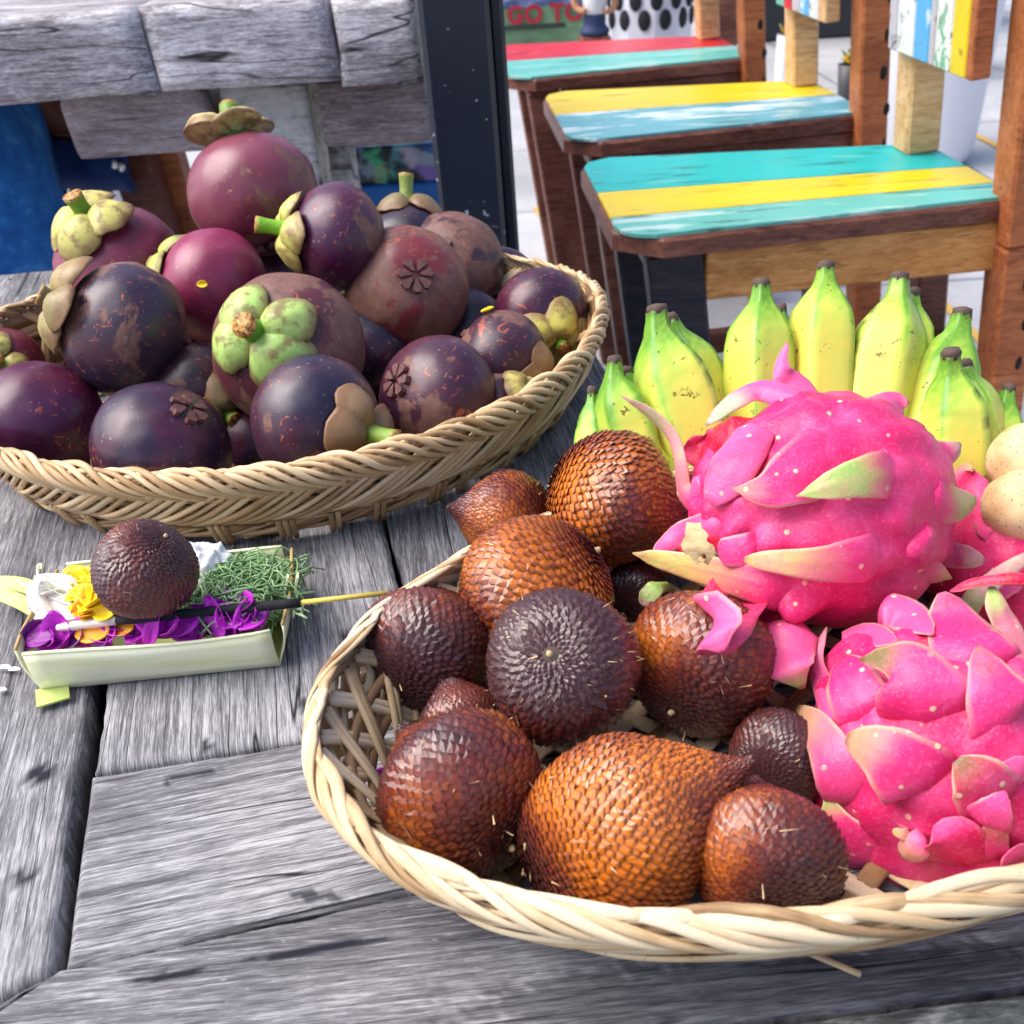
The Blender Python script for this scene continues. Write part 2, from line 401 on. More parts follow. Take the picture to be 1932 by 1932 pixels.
# the mitred left end of the front board
plank('plank', table, [s2a-n1-np.array([0.17, 0.125]), s2a-n1-np.array([0.0006, 0.0004]), e3a+n1*0.4-np.array([0.0006, 0]), e3a-np.array([0.12, 0.10])], W_TABLE, seed=8, edge=0.0005)
plank('plank', table, [e3a-n1-np.array([0, .09]), e3e-n1-np.array([0, .09]), e3e-n1*0.6, e3a-n1*0.6], wood('green_grey_peeling_wood', C(44, 46, 48), C(92, 98, 98), C(176, 180, 176), sx=14, sy=50), seed=9)
mesh('added_gap_board', *join([beam((-0.45, y, -0.048), (xe, y+0.05, -0.048), 0.14, 0.03, (0, 1, 0)) for y, xe in ((0.14, .22), (0.30, .10), (0.46, 0.02), (0.62, -.05))]), W_TABLE2, table, smooth=False)  # unseen boards added so no floor light shows through the plank gaps
for (x, y) in ((-0.42, 0.70), (-0.42, 0.10), (0.02, 0.70), (0.22, 0.12)):
    mesh('leg', *beam((x, y, FLOOR), (x, y, -0.034), 0.07, 0.07, (1, 0, 0)), W_TABLE2, table, smooth=False)

# ------------------------------------------------------------------ woven baskets
def cane_mat(name, a, b, c):
    m = M(name, 0.42); m.b.inputs['Specular IOR Level'].default_value = 0.4
    at = m.vcol(); sep = m.n('SeparateColor'); m.l(at.outputs['Color'], sep.inputs[0])     # r: tone of the cane, g: along it, b: across it
    cb = m.n('CombineXYZ'); m.l(m.math('MULTIPLY', sep.outputs[1], 30.0), cb.inputs[0]); m.l(m.math('MULTIPLY', sep.outputs[2], 3.0), cb.inputs[1]); m.l(m.math('MULTIPLY', sep.outputs[0], 40.0), cb.inputs[2])
    g = m.noise(cb.outputs[0], 4.0, 5, 0.65)
    big = m.noise(m.obj(), 45, 3, 0.6)
    t = m.math('ADD', m.math('MULTIPLY', sep.outputs[0], 0.55), m.math('MULTIPLY', g, 0.45))
    t = m.math('ADD', t, m.math('MULTIPLY', m.math('SUBTRACT', big, 0.5), 0.5))
    col = m.ramp(t, [(0.22, a), (0.45, b), (0.72, c)])
    sp = m.noise(m.obj(), 800, 2, 0.5); gate = m.step(m.noise(m.obj(), 60, 2), 0.5, 0.6)
    col = m.mix(m.math('MULTIPLY', m.math('MULTIPLY', m.step(sp, 0.66, 0.72), gate), 0.6), col, C(70, 45, 30))
    m.color(col); m.bump(g, 0.35, 0.0006); return m.m
CANE1 = cane_mat('pale_cane', C(128, 92, 58), C(196, 166, 124), C(228, 208, 174))
CANE2 = cane_mat('brown_cane', C(112, 80, 50), C(186, 150, 106), C(226, 200, 158))
DARKCANE = cane_mat('dark_cane', C(72, 50, 34), C(128, 96, 64), C(160, 128, 92))

def strip(name, parent, pts, nrm, wd, th, mat, tone, closed=False, taper=False):
    """flat half-round cane swept along pts; nrm points out of its rounded face"""
    pts = np.asarray(pts); k = len(pts)
    T = np.roll(pts, -1, 0)-np.roll(pts, 1, 0) if closed else np.gradient(pts, axis=0)
    T = T/np.maximum(np.linalg.norm(T, axis=1)[:, None], 1e-9)
    N = np.asarray(nrm); N = N-T*(T*N).sum(1)[:, None]; N = N/np.maximum(np.linalg.norm(N, axis=1)[:, None], 1e-9)
    S = np.cross(T, N)
    prof = [(-.5, -.5), (-.5, -.1), (-.36, .36), (0, .5), (.36, .36), (.5, -.1), (.5, -.5)]
    n = len(prof); V = np.zeros((k, n, 3)); c = np.zeros((k, n, 3))
    arc = np.concatenate([[0], np.cumsum(np.linalg.norm(np.diff(pts, axis=0), axis=1))])
    wv = np.full(k, wd)
    if taper: wv = wv*np.clip(np.minimum(np.arange(k), np.arange(k)[::-1])/3.0+0.4, 0.4, 1)
    for j, (a, b) in enumerate(prof):
        V[:, j] = pts+S*(a*wv)[:, None]+N*b*th
        c[:, j, 0] = tone; c[:, j, 1] = arc; c[:, j, 2] = a+.5
    Fc = grid_faces(k, n, wrap_v=True, wrap_u=closed)
    if not closed: Fc += [tuple(range(n))[::-1], tuple(range((k-1)*n, k*n))]
    return mesh(name, V.reshape(-1, 3), Fc, mat, parent, cols=c.reshape(-1, 3))

class Basket:
    def __init__(s, c, a, bf, bb, ang, z1, flare, z0=0.004):
        s.c = np.array([*c, 0.0]); s.a, s.bf, s.bb, s.ang, s.z1, s.z0, s.flare = a, bf, bb, ang, z1, z0, flare
    def rim(s, ph, off=0.0):
        x = (s.a+off)*math.cos(ph); y = ((s.bb if math.sin(ph) > 0 else s.bf)+off)*math.sin(ph)
        ca, sa = math.cos(s.ang), math.sin(s.ang); return np.array([x*ca-y*sa, x*sa+y*ca, 0])
    def out(s, ph):
        d = s.rim(ph+1e-3)-s.rim(ph-1e-3); return unit(np.array([d[1], -d[0], 0]))
    def wall(s, ph, q, depth=0.0, rr=0.0055):
        """q metres up the outside of the wall, over the rim and down inside; returns point, outward normal"""
        o = s.out(ph); sl = math.atan2(s.z1-s.z0, s.flare); hw = math.hypot(s.z1-s.z0, s.flare)
        up = np.array([0, 0, 1.0])
        tdir = o*math.cos(sl)+up*math.sin(sl); nrm = o*math.sin(sl)-up*math.cos(sl)
        basep = s.c+s.rim(ph)-o*s.flare+up*s.z0
        if q <= hw: p = basep+tdir*q; n = nrm
        elif q <= hw+math.pi*rr:
            a = (q-hw)/rr; cen = basep+tdir*hw-nrm*rr; n = nrm*math.cos(a)+tdir*math.sin(a); p = cen+n*rr
        else:
            p = basep+tdir*(hw-(q-hw-math.pi*rr))-nrm*2*rr; n = -nrm
        return p+n*depth, n
def braid(B, root, m, ns, nk, q0, A, spread, wd, th, depth, mat, tones, nseg=360, ph0=0.0, jit=0.0):
    """ns bundles of nk canes plaited into a herringbone band round the wall"""
    for j in range(ns):
        for k in range(nk):
            sd = j*10+k+ph0
            pts = []; nr = []
            for i in range(nseg):
                ph = 2*math.pi*i/nseg; t = m*ph+2*math.pi*(j+(k-(nk-1)/2)*spread)/ns+ph0
                wob = mnoise.noise(Vector((math.cos(ph)*4, math.sin(ph)*4, sd)))*jit
                sn = math.sin(t); q = q0+A*(0.86*sn+0.14*sn**3)*(1-0.05*k)+wob
                d = -depth*math.sin(2*t)+wob*0.3-0.0003*k*math.copysign(1, -math.cos(t))
                p, n = B.wall(ph, q, d); pts.append(p); nr.append(n)
            strip('cane', root, pts, nr, wd*random.uniform(.72, 1.12), th*random.uniform(.85, 1.2), mat, random.uniform(*tones), closed=True)
def basket_inner(B, root, n_stake, rings, mat, floor_n, wd=0.0028, lean=0.28):
    rr = 0.0055; hw = math.hypot(B.z1-B.z0, B.flare)
    for i in range(n_stake):                 # paired stakes leaning both ways, from the floor up to the rim
        for sgn in (1, -1):
            ph = 2*math.pi*i/n_stake+random.uniform(-.02, .02)
            for dd in (-0.5, 0.5):
                pts = []; nr = []
                for u in np.linspace(0, 1, 12):
                    p, n = B.wall(ph+sgn*lean*(u-0.15)+dd*wd*1.08/0.13, hw*u, -0.004-(0.0016 if sgn > 0 else 0.0032)*math.sin(u*math.pi)); pts.append(p); nr.append(-n)
                strip('cane', root, pts, nr, wd, 0.0013, mat, random.uniform(.3, .9))
    for q in rings:
        pts = []; nr = []
        for i in range(120):
            p, n = B.wall(2*math.pi*i/120, hw*q, -0.0055); pts.append(p); nr.append(-n)
        strip('cane', root, pts, nr, 0.0034, 0.0016, DARKCANE, random.uniform(.2, .7), closed=True)
    for ax in (0, 1):                        # the plaited floor
        for i in range(floor_n):
            f = (i+0.5)/floor_n*2-1
            ca, sa = math.cos(B.ang+0.5), math.sin(B.ang+0.5)
            dvec = np.array([ca, sa, 0]) if ax == 0 else np.array([-sa, ca, 0]); svec = np.array([-dvec[1], dvec[0], 0])
            R = max(B.a, B.bb); line = [B.c+svec*f*R+dvec*u for u in np.linspace(-R, R, 61)]
            def inside(p):
                r = p-B.c; c2, s2 = math.cos(B.ang), math.sin(B.ang); x = r[0]*c2+r[1]*s2; y = -r[0]*s2+r[1]*c2
                b = B.bb if y > 0 else B.bf
                return (x/(B.a-B.flare))**2+(y/(b-B.flare))**2 < 1
            line = [p for p in line if inside(p)]
            if len(line) < 6: continue
            pts = [p+np.array([0, 0, 0.0045+0.0009*math.sin((k*1.1)+math.pi*(i % 2)+ax*math.pi/2)]) for k, p in enumerate(line)]
            strip('cane', root, pts, [(0, 0, 1)]*len(pts), 0.0062, 0.0012, mat if (i % 3) else DARKCANE, random.uniform(.2, .8))

BS = Basket((0.100, 0.247), 0.167, 0.1015, 0.099, 0.28, 0.036, 0.019)
rs = empty('fruit_basket', BS.c, 'oval pale cane basket holding snake fruit and pink dragon fruit', 'basket')
basket_inner(BS, rs, 36, (0.16, 0.42, 0.68), CANE1, 26, wd=.0030)
braid(BS, rs, 4, 5, 4, 0.031, 0.0165, 0.235, 0.0036, 0.0012, 0.0016, CANE1, (0.1, 1.0), jit=0.0028)
BM = Basket((-0.119, 0.531), 0.176, 0.176, 0.100, 0.0, 0.039, 0.018)
rm = empty('fruit_basket', BM.c, 'round brown cane basket heaped with purple mangosteens', 'basket')
basket_inner(BM, rm, 20, (0.3, 0.65), CANE2, 14)
braid(BM, rm, 8, 5, 4, 0.031, 0.0185, 0.23, 0.0029, 0.0017, 0.0019, CANE2, (0.35, 1.0), jit=0.0010, nseg=480)
braid(BM, rm, 9, 4, 3, 0.009, 0.0065, 0.25, 0.0026, 0.0015, 0.0012, CANE2, (0.1, 0.7), ph0=1.3, jit=0.0012, nseg=480)
for q, dep in ((0.004, 0.0), (0.012, -.003), (0.020, -.0035), (0.028, -.0035), (0.036, -.0035)):
    pts = []; nr = []
    for i in range(160):
        p, n = BM.wall(2*math.pi*i/160, q, dep); pts.append(p); nr.append(n)
    strip('cane', rm, pts, nr, 0.0075, 0.0016, DARKCANE, random.uniform(.1, .6), closed=True)
for i in range(16):                          # short wraps binding the foot of the basket
    ph = -2.6+i*0.14+random.uniform(-.05, .05)
    for k in range(random.choice((2, 3))):
        pts = [BM.wall(ph+k*0.018, q, 0.0022)[0] for q in (-0.002, 0.003, 0.008, 0.013)]
        strip('cane', rm, pts, [BM.out(ph)]*4, 0.0026, 0.0018, CANE2, random.uniform(.2, .7))
a = atz(1570, 1815, 0.004); b = atz(1625, 1838, 0.004)
strip('cane', rs, [a+(b-a)*u for u in np.linspace(-1.2, 1, 6)], [(0, 0, 1)]*6, 0.0018, 0.0009, CANE1, .6)

# ------------------------------------------------------------------ mangosteens
def mango_mat():
    m = M('mangosteen_skin', 0.34); m.b.inputs['Specular IOR Level'].default_value = 0.5
    m.b.inputs['Coat Weight'].default_value = 0.12; m.b.inputs['Coat Roughness'].default_value = 0.3
    base = m.ocol(); br = m.oprop('brown'); v = m.obj((1, 1, 1), 3.0)
    n1 = m.noise(v, 28, 5, 0.6, 0.4); n2 = m.noise(v, 95, 6, 0.7)
    c = m.mix(m.math('MULTIPLY', m.step(n1, 0.42, 0.68), 0.5), base, C(112, 20, 52))
    c = m.mix(m.math('MULTIPLY', m.step(n2, 0.5, 0.75), 0.16), c, C(138, 90, 108))
    # corky brown patches with ragged edges
    big = m.noise(v, 20, 9, 0.62, 0.3)
    pm = m.step(m.math('ADD', big, m.math('MULTIPLY', br, 0.36)), 0.665, 0.69)
    bc = m.ramp(m.noise(v, 160, 4, 0.65), [(0.3, C(100, 66, 58)), (0.7, C(164, 118, 96))])
    c = m.mix(m.math('MULTIPLY', pm, 0.85), c, bc)
    haze = m.step(m.math('ADD', big, m.math('MULTIPLY', br, 0.45)), 0.48, 0.90)
    c = m.mix(m.math('MULTIPLY', haze, 0.4), c, C(128, 86, 80))
    # scratches and pale flecks
    f1 = m.noise(v, 105, 3, 0.6, 2.8); g1 = m.step(m.noise(v, 30, 3, 0.6), 0.47, 0.56)
    fl = m.math('MULTIPLY', m.step(f1, 0.625, 0.65), g1)
    c = m.mix(m.math('MULTIPLY', fl, 0.85), c, C(186, 92, 66))
    f2 = m.noise(v, 420, 2, 0.5)
    c = m.mix(m.math('MULTIPLY', m.step(f2, 0.68, 0.74), 0.45), c, C(200, 165, 160))
    c = m.mix(0.28, c, (0, 0, 0, 1)); m.color(c)
    rg = m.math('ADD', m.math('MULTIPLY', pm, 0.25), m.math('ADD', 0.26, m.math('MULTIPLY', n2, 0.24))); m.rough(rg)
    h = m.math('ADD', m.math('MULTIPLY', n1, 0.5), m.math('ADD', m.math('MULTIPLY', fl, 0.35), m.math('MULTIPLY', n2, 0.25)))
    m.bump(h, 0.35, 0.0008); return m.m
MANGO = mango_mat()
def sepal_mat():
    m = M('mangosteen_calyx_skin', 0.45); base = m.ocol(); v = m.obj((1, 1, 1), 3.0)
    n1 = m.noise(v, 130, 4, 0.6); n2 = m.noise(v, 500, 4, 0.6)
    c = m.mix(m.math('MULTIPLY', m.step(n1, 0.46, 0.64), 0.8), base, C(128, 98, 66))
    c = m.mix(m.math('MULTIPLY', m.step(n2, 0.55, 0.75), 0.55), c, C(118, 92, 52))
    ss = m.vcol(); sep = m.n('SeparateColor'); m.l(ss.outputs['Color'], sep.inputs[0])
    c = m.mix(m.math('MULTIPLY', sep.outputs[0], m.math('ADD', .45, m.math('MULTIPLY', n1, .7))), c, C(124, 88, 58))
    m.color(c); m.bump(n2, 0.3, 0.0006); return m.m
SEPAL = sepal_mat()
def stem_mat():
    m = M('mangosteen_stem_skin', 0.5); base = m.ocol(); ss = m.vcol(); sep = m.n('SeparateColor'); m.l(ss.outputs['Color'], sep.inputs[0])
    n2 = m.noise(m.obj(), 500, 4, 0.6)
    cut = m.ramp(n2, [(0.35, C(66, 40, 24)), (0.5, C(176, 120, 50)), (0.65, C(214, 176, 104))])
    m.color(m.mix(sep.outputs[0], base, cut)); m.bump(n2, 0.5, 0.001); return m.m
STEM = stem_mat()
def lobe_mat():
    m = M('mangosteen_flower_mark', 0.6); n2 = m.noise(m.obj(), 600, 4)
    m.color(m.ramp(n2, [(0.3, C(78, 46, 48)), (0.7, C(122, 78, 74))])); m.bump(n2, 0.3, 0.0006); return m.m
LOBE = lobe_mat()

SPH = sphere(40, 56); SPS = sphere(12, 20)
GREEN, YELG, OLIVE, BROWNC = C(142, 172, 84), C(208, 202, 108), C(128, 128, 72), C(136, 112, 82)
def mangosteen(px, py, r, t, color, brown, axis, label, sep=YELG, stemc=C(100, 140, 40), opening=0.0, seed=0, stem_len=0.30, lobes=6, grp='mangosteens heaped in the round basket', twist=0.0, calyx=True, mark=True, sdir=(0, 0)):
    c = P(px, py, t); R = r*t/F; ax = camvec(axis)
    root = empty('mangosteen', c-np.array([0, 0, R*0.95]), label, 'mangosteen', grp)
    Fm = frame_from(ax)                        # rows x, y, axis
    x2 = Fm[0]*math.cos(twist)+Fm[1]*math.sin(twist); y2 = -Fm[0]*math.sin(twist)+Fm[1]*math.cos(twist); Fm = np.array([x2, y2, Fm[2]])
    V = SPH[0].copy(); n = 1+0.022*nz(V, 1.3, seed)+0.008*nz(V, 4, seed+5)
    V = V*n[:, None]*R; V[:, 2] *= 0.89; V *= (1-0.03*np.abs(nz(SPH[0], 2.1, seed+21)))[:, None]
    V[:, 2] -= 0.05*R*np.exp(-((V[:, 0]**2+V[:, 1]**2)/(0.12*R*R)))*np.sign(V[:, 2])
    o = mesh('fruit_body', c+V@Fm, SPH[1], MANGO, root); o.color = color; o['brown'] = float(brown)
    rnd = random.Random(seed+11)
    if calyx:
        for k in range(4):                     # four thick, cupped sepals
            a = k*math.pi/2+(0.35 if k % 2 else 0)+rnd.uniform(-.2, .2)
            S = SPS[0].copy(); D = R*0.36*rnd.uniform(.92, 1.12); wdt = D*rnd.uniform(.95, 1.15); thk = R*0.068
            rr = np.sqrt(S[:, 0]**2+S[:, 1]**2)
            an_ = np.arctan2(S[:, 1], S[:, 0]); out_ = 1+0.13*np.array([mnoise.noise(Vector((math.cos(q)*1.3, math.sin(q)*1.3, seed+k*2.9))) for q in an_])
            x = S[:, 0]*D*out_; y = S[:, 1]*wdt*out_; z = S[:, 2]*thk
            dome = rnd.uniform(.50, .75)*(1-0.5*opening)
            z = z+R*0.22*dome*(1-rr**2.0)-R*0.05*np.clip(rr-.8, 0, 1)*4*rnd.uniform(-1, 1)          # domed coin, hollow beneath
            z = z+R*0.03*nz(S, 1.6, seed+k*3.3)
            x = x+R*0.03*nz(S, 1.9, seed+k*5.1); y = y+R*0.035*nz(S, 1.7, seed+k*7.7)
            tilt = opening*rnd.uniform(.4, 1.0)+(-0.1 if k % 2 else 0.05); ct, stt = math.cos(tilt), math.sin(tilt)
            xo = x+D*0.92; X = xo*ct-z*stt; Z = xo*stt+z*ct
            X = X+R*0.07; q = np.clip(1-((X/R)**2+(y/R)**2), 0.02, 1)
            Z = Z+R*0.92*np.sqrt(q)-R*0.02+(R*0.055 if k % 2 else 0)
            A, Bc = math.cos(a), math.sin(a)
            L = np.c_[X*A-y*Bc, X*Bc+y*A, Z]
            edge = np.clip((rr-0.70)/0.22, 0, 1)*(S[:, 2] < 0.5)
            s = mesh('sepal', c+L@Fm, SPS[1], SEPAL, root, cols=np.c_[edge, edge*0, edge*0])
            f = rnd.uniform(.8, 1.15); s.color = (sep[0]*f, sep[1]*f*rnd.uniform(.93, 1.05), sep[2]*f, 1)
        sl = R*stem_len; pts = [np.array([0, 0, R*0.86]), np.array([sdir[0]*sl*.3, sdir[1]*sl*.3, R*0.95+sl*0.45]), np.array([sdir[0]*sl, sdir[1]*sl, R*0.97+sl])]
        TV, TF = tube(catmull(pts, 9), np.array([.20, .175, .155, .14, .135, .135, .14, .15, .155])*R, 12)
        cc = np.zeros((len(TV), 3)); cc[-12:, 0] = 1
        TV = np.vstack([TV, TV[-12:].mean(0)]); cc = np.vstack([cc, [[1, 0, 0]]]); TF = TF[:-1]+[(len(TV)-1-12+i, len(TV)-1-12+(i+1) % 12, len(TV)-1) for i in range(12)]
        s = mesh('stem', c+TV@Fm, TF, STEM, root, cols=cc); s.color = stemc
    if mark:
        for k in range(lobes):                 # raised lobes of the flower mark at the other end
            a0 = 2*math.pi*k/lobes+rnd.uniform(-.08, .08); dl = math.pi/lobes*0.80
            ang = [(-1, .10), (-1, .17), (-.95, .245), (-.5, .285), (0, .275), (.5, .285), (.95, .245), (1, .17), (1, .10), (0, .06)]
            top = []; bot = []
            for u, rad in ang:
                an = a0+u*dl*(0.55+rad*1.5); x, y = rad*R*math.cos(an), rad*R*math.sin(an)
                zs = math.sqrt(max(0, 1-(rad*0.97)**2))*0.94*R-0.05*R*math.exp(-(rad**2/0.12))
                top.append((x*0.97, y*0.97, -(zs+R*0.030*(0.5+rad*2)))); bot.append((x, y, -(zs-R*0.05)))
            nn = len(ang); Vv = np.array(top+bot)
            Ff = [tuple(range(nn))]+[(i, i+nn, (i+1) % nn+nn, (i+1) % nn) for i in range(nn)]
            recalc(mesh('flower_lobe', c+Vv@Fm, Ff, LOBE, root, smooth=False))
    return root
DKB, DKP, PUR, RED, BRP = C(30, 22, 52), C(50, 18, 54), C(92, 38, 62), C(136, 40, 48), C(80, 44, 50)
mangosteen(478, 365, 123, .585, C(146, 66, 92), .40, (-.30, .92, .10), 'topmost plum coloured mangosteen crowning the heap, its yellow calyx lifting off', C(224, 212, 138), opening=.75, seed=1, stem_len=.42, twist=.9, sdir=(-.4, .3))
mangosteen(637, 447, 100, .545, C(74, 22, 66), .14, (-.93, .06, .34), 'glossy purple mangosteen with a bright green stem pointing left, right of the topmost one', C(196, 194, 98), C(120, 180, 40), .25, 2, .55)
mangosteen(850, 503, 103, .615, C(48, 28, 44), .42, (.2, -.1, -.97), 'dark mottled brown mangosteen directly behind the reddish one', seed=3)
mangosteen(768, 472, 95, .625, DKB, .1, (0, 1, .12), 'mangosteen half hidden at the back, only its brown knotted calyx and green stem rising', C(128, 114, 78), C(120, 140, 60), .12, 4, .50)
mangosteen(768, 545, 117, .559, C(140, 38, 50), .62, (-.25, -.03, -.96), 'reddish brown mangosteen showing its flower mark to the camera', seed=5, lobes=7)
mangosteen(1020, 597, 93, .570, DKP, .12, (.38, -.66, .64), 'dark purple mangosteen at the right rim above a yellow green calyx', C(190, 180, 84), seed=6, stem_len=.2)
mangosteen(945, 680, 95, .527, DKP, .42, (.86, -.46, .2), 'purple mangosteen with a ragged brown patch, below the reddish one', C(140, 110, 72), seed=7, stem_len=.2)
mangosteen(825, 748, 117, .488, C(58, 18, 56), .30, (.67, -.2, -.7), 'purple mangosteen with brown scars and a flower mark on its left side', seed=8, lobes=7)
mangosteen(948, 778, 76, .505, DKP, .2, (.66, .50, .58), 'low mangosteen at the right rim, mostly its open calyx with green stem showing', C(180, 170, 86), C(70, 160, 40), .35, 9, .30)
mangosteen(596, 795, 128, .456, C(38, 32, 62), .30, (.86, -.22, .46), 'dull blue mangosteen in the front row with a ridged green stem pointing right', C(132, 108, 76), C(130, 158, 60), .22, 10, .52)
mangosteen(545, 660, 146, .501, C(88, 38, 54), .50, (-.2, .07, .97), 'large brownish mangosteen in the middle with its green calyx facing the camera', C(174, 206, 112), C(96, 150, 40), .10, 11, .30, twist=.5)
mangosteen(307, 845, 131, .454, C(30, 22, 58), .16, (-.6, -.6, -.52), 'blue black mangosteen in the front row with a frayed flower mark on top', seed=12)
mangosteen(235, 622, 128, .502, C(32, 26, 62), .46, (-.80, .32, .5), 'dark blue mangosteen with a tan patch and a broken calyx on its left', C(150, 134, 84), C(110, 96, 70), .35, 13, .25)
mangosteen(80, 790, 114, .490, C(78, 14, 66), .08, (-.5, -.5, -.7), 'glossy violet mangosteen at the left end of the front row', seed=14, mark=False)
mangosteen(402, 540, 108, .552, C(162, 52, 98), .0, (-.96, .34, .0), 'smooth rose purple mangosteen below the topmost one, a yellow speck on it', C(166, 190, 80), seed=15, stem_len=.2)
mangosteen(225, 500, 118, .600, C(150, 56, 90), .08, (-.25, .62, .74), 'rose purple mangosteen at the back left wearing a big yellow calyx', C(210, 206, 110), seed=16, opening=.3, stem_len=.34, twist=.4)
mangosteen(10, 690, 72, .574, C(120, 36, 48), .15, (.3, .0, .95), 'red mangosteen cut by the left edge of the picture', YELG, seed=17, stem_len=.2)
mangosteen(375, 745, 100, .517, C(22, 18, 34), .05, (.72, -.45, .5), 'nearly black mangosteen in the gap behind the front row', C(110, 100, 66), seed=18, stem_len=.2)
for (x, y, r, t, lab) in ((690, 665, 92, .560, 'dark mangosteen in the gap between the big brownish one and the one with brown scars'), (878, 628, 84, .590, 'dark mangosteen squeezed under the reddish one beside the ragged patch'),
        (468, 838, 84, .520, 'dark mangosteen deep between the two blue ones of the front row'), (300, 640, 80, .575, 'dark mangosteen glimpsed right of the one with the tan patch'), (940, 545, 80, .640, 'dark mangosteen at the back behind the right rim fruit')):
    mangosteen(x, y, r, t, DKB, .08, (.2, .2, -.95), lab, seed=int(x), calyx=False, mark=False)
mangosteen(520, 545, 90, .629, C(74, 32, 56), .05, (-.2, .3, -.9), 'purple mangosteen buried in the centre of the heap', seed=19, calyx=False)

# ------------------------------------------------------------------ petals
def petal_mat(name, a, b, rough=0.5):
    m = M(name, rough); m.b.inputs['Subsurface Weight'].default_value = 0.15; m.b.inputs['Subsurface Radius'].default_value = (0.003, 0.002, 0.003)
    n1 = m.noise(m.obj((1, 1, 1), 2.0), 160, 4, 0.6); m.color(m.ramp(n1, [(0.3, a), (0.7, b)])); m.bump(n1, .3, .0005); return m.m
PET_Y = petal_mat('marigold_petal', C(250, 200, 0), C(255, 226, 8)); PET_O = petal_mat('orange_petal', C(236, 140, 4), C(246, 178, 12))
PET_P = petal_mat('purple_petal', C(176, 20, 178), C(222, 60, 220)); PET_V = petal_mat('dark_violet_petal', C(70, 6, 80), C(150, 24, 158))
PET_L = petal_mat('lilac_petal', C(170, 120, 200), C(206, 150, 220)); PET_W = petal_mat('cream_petal', C(244, 242, 226), C(250, 249, 240))
def petal_mesh(name, c, along, up, L, Wd, curl, mat, parent=None, seed=0, th=0.0004, cup=0.25):
    al = unit(along-up*(along@up)); sd = np.cross(up, al); nu, nv = 9, 7; top = []
    for i in range(nu):
        u = i/(nu-1); wv = Wd*0.5*(math.sin(math.pi*min(1, u*0.88+0.08))**0.7)
        for j in range(nv):
            v = j/(nv-1)*2-1
            h = curl*L*(u*u)+cup*Wd*(v*v-0.3)*math.sin(math.pi*u)+0.10*L*mnoise.noise(Vector((u*2.2, v*1.8, seed)))
            top.append(c+al*(u-0.5)*L*(1-0.15*abs(curl))+sd*v*wv+up*h)
    top = np.array(top); bot = top-up*th; V = np.vstack([top, bot]); n = nu*nv
    Fc = grid_faces(nu, nv)+[tuple(i+n for i in f[::-1]) for f in grid_faces(nu, nv)]
    ring = [i*nv for i in range(nu)]+[(nu-1)*nv+j for j in range(1, nv)]+[i*nv+nv-1 for i in range(nu-2, -1, -1)]+list(range(nv-2, 0, -1))
    for k in range(len(ring)): a, b = ring[k], ring[(k+1) % len(ring)]; Fc.append((b, a, a+n, b+n))
    return recalc(mesh(name, V, Fc, mat, parent, base=None if parent else c))
Z = np.array([0, 0, 1.0])
def on_fruit(px, py, cx, cy, r, t):          # point and normal on a round fruit
    dx, dy = (px-cx)/r, -(py-cy)/r; dz = math.sqrt(max(0.02, 1-dx*dx-dy*dy)); n = RGT*dx+UPV*dy-FWD*dz
    return P(cx, cy, t)+n*r*t/F*1.0, unit(n)
p, n = on_fruit(415, 560, 402, 540, 108, .552); tag(petal_mesh('petal', p+n*.0012, RGT, n, .0055, .0038, .1, PET_Y, seed=1), 'yellow petal scrap stuck on the smooth rose purple mangosteen', 'petal', 'stray yellow petals')
p, n = on_fruit(922, 596, 945, 680, 95, .527); tag(petal_mesh('petal', p+n*.0012, RGT, n, .0070, .0045, .1, PET_Y, seed=2), 'yellow petal scrap on the mangosteen with the ragged brown patch', 'petal', 'stray yellow petals')

# ------------------------------------------------------------------ snake fruit (salak)
def salak_mats():
    m = M('salak_scale', 0.30); m.b.inputs['Specular IOR Level'].default_value = 0.55
    m.b.inputs['Coat Weight'].default_value = 0.2; m.b.inputs['Coat Roughness'].default_value = 0.28
    a = m.vcol(); n2 = m.noise(m.obj(), 420, 3, 0.6)
    c = m.mix(m.math('MULTIPLY', m.step(n2, 0.5, 0.75), 0.35), a.outputs['Color'], C(60, 34, 34)); m.color(c)
    m.rough(m.math('ADD', 0.22, m.math('MULTIPLY', n2, 0.20))); m.bump(n2, .2, .0003)
    b = plain('salak_under_skin', C(46, 24, 18), 0.5); f = plain('salak_fibre', C(206, 178, 132), 0.7)
    return m.m, b, f
SALAK, SALAKB, FIBRE = salak_mats()
def salak_profile(L, R, n=400):
    u = np.linspace(0, 1, n); wide = 0.43
    r = np.where(u < wide, np.sqrt(np.clip(1-((wide-u)/wide)**2.15, 0, 1)), 0)
    q = np.clip((u-wide)/(1-wide), 0, 1); r2 = (0.5+0.5*np.cos(math.pi*q**1.05))**0.78+0.05*q
    r = np.where(u < wide, r, r2); z = (u-wide)*L
    return z, r*R
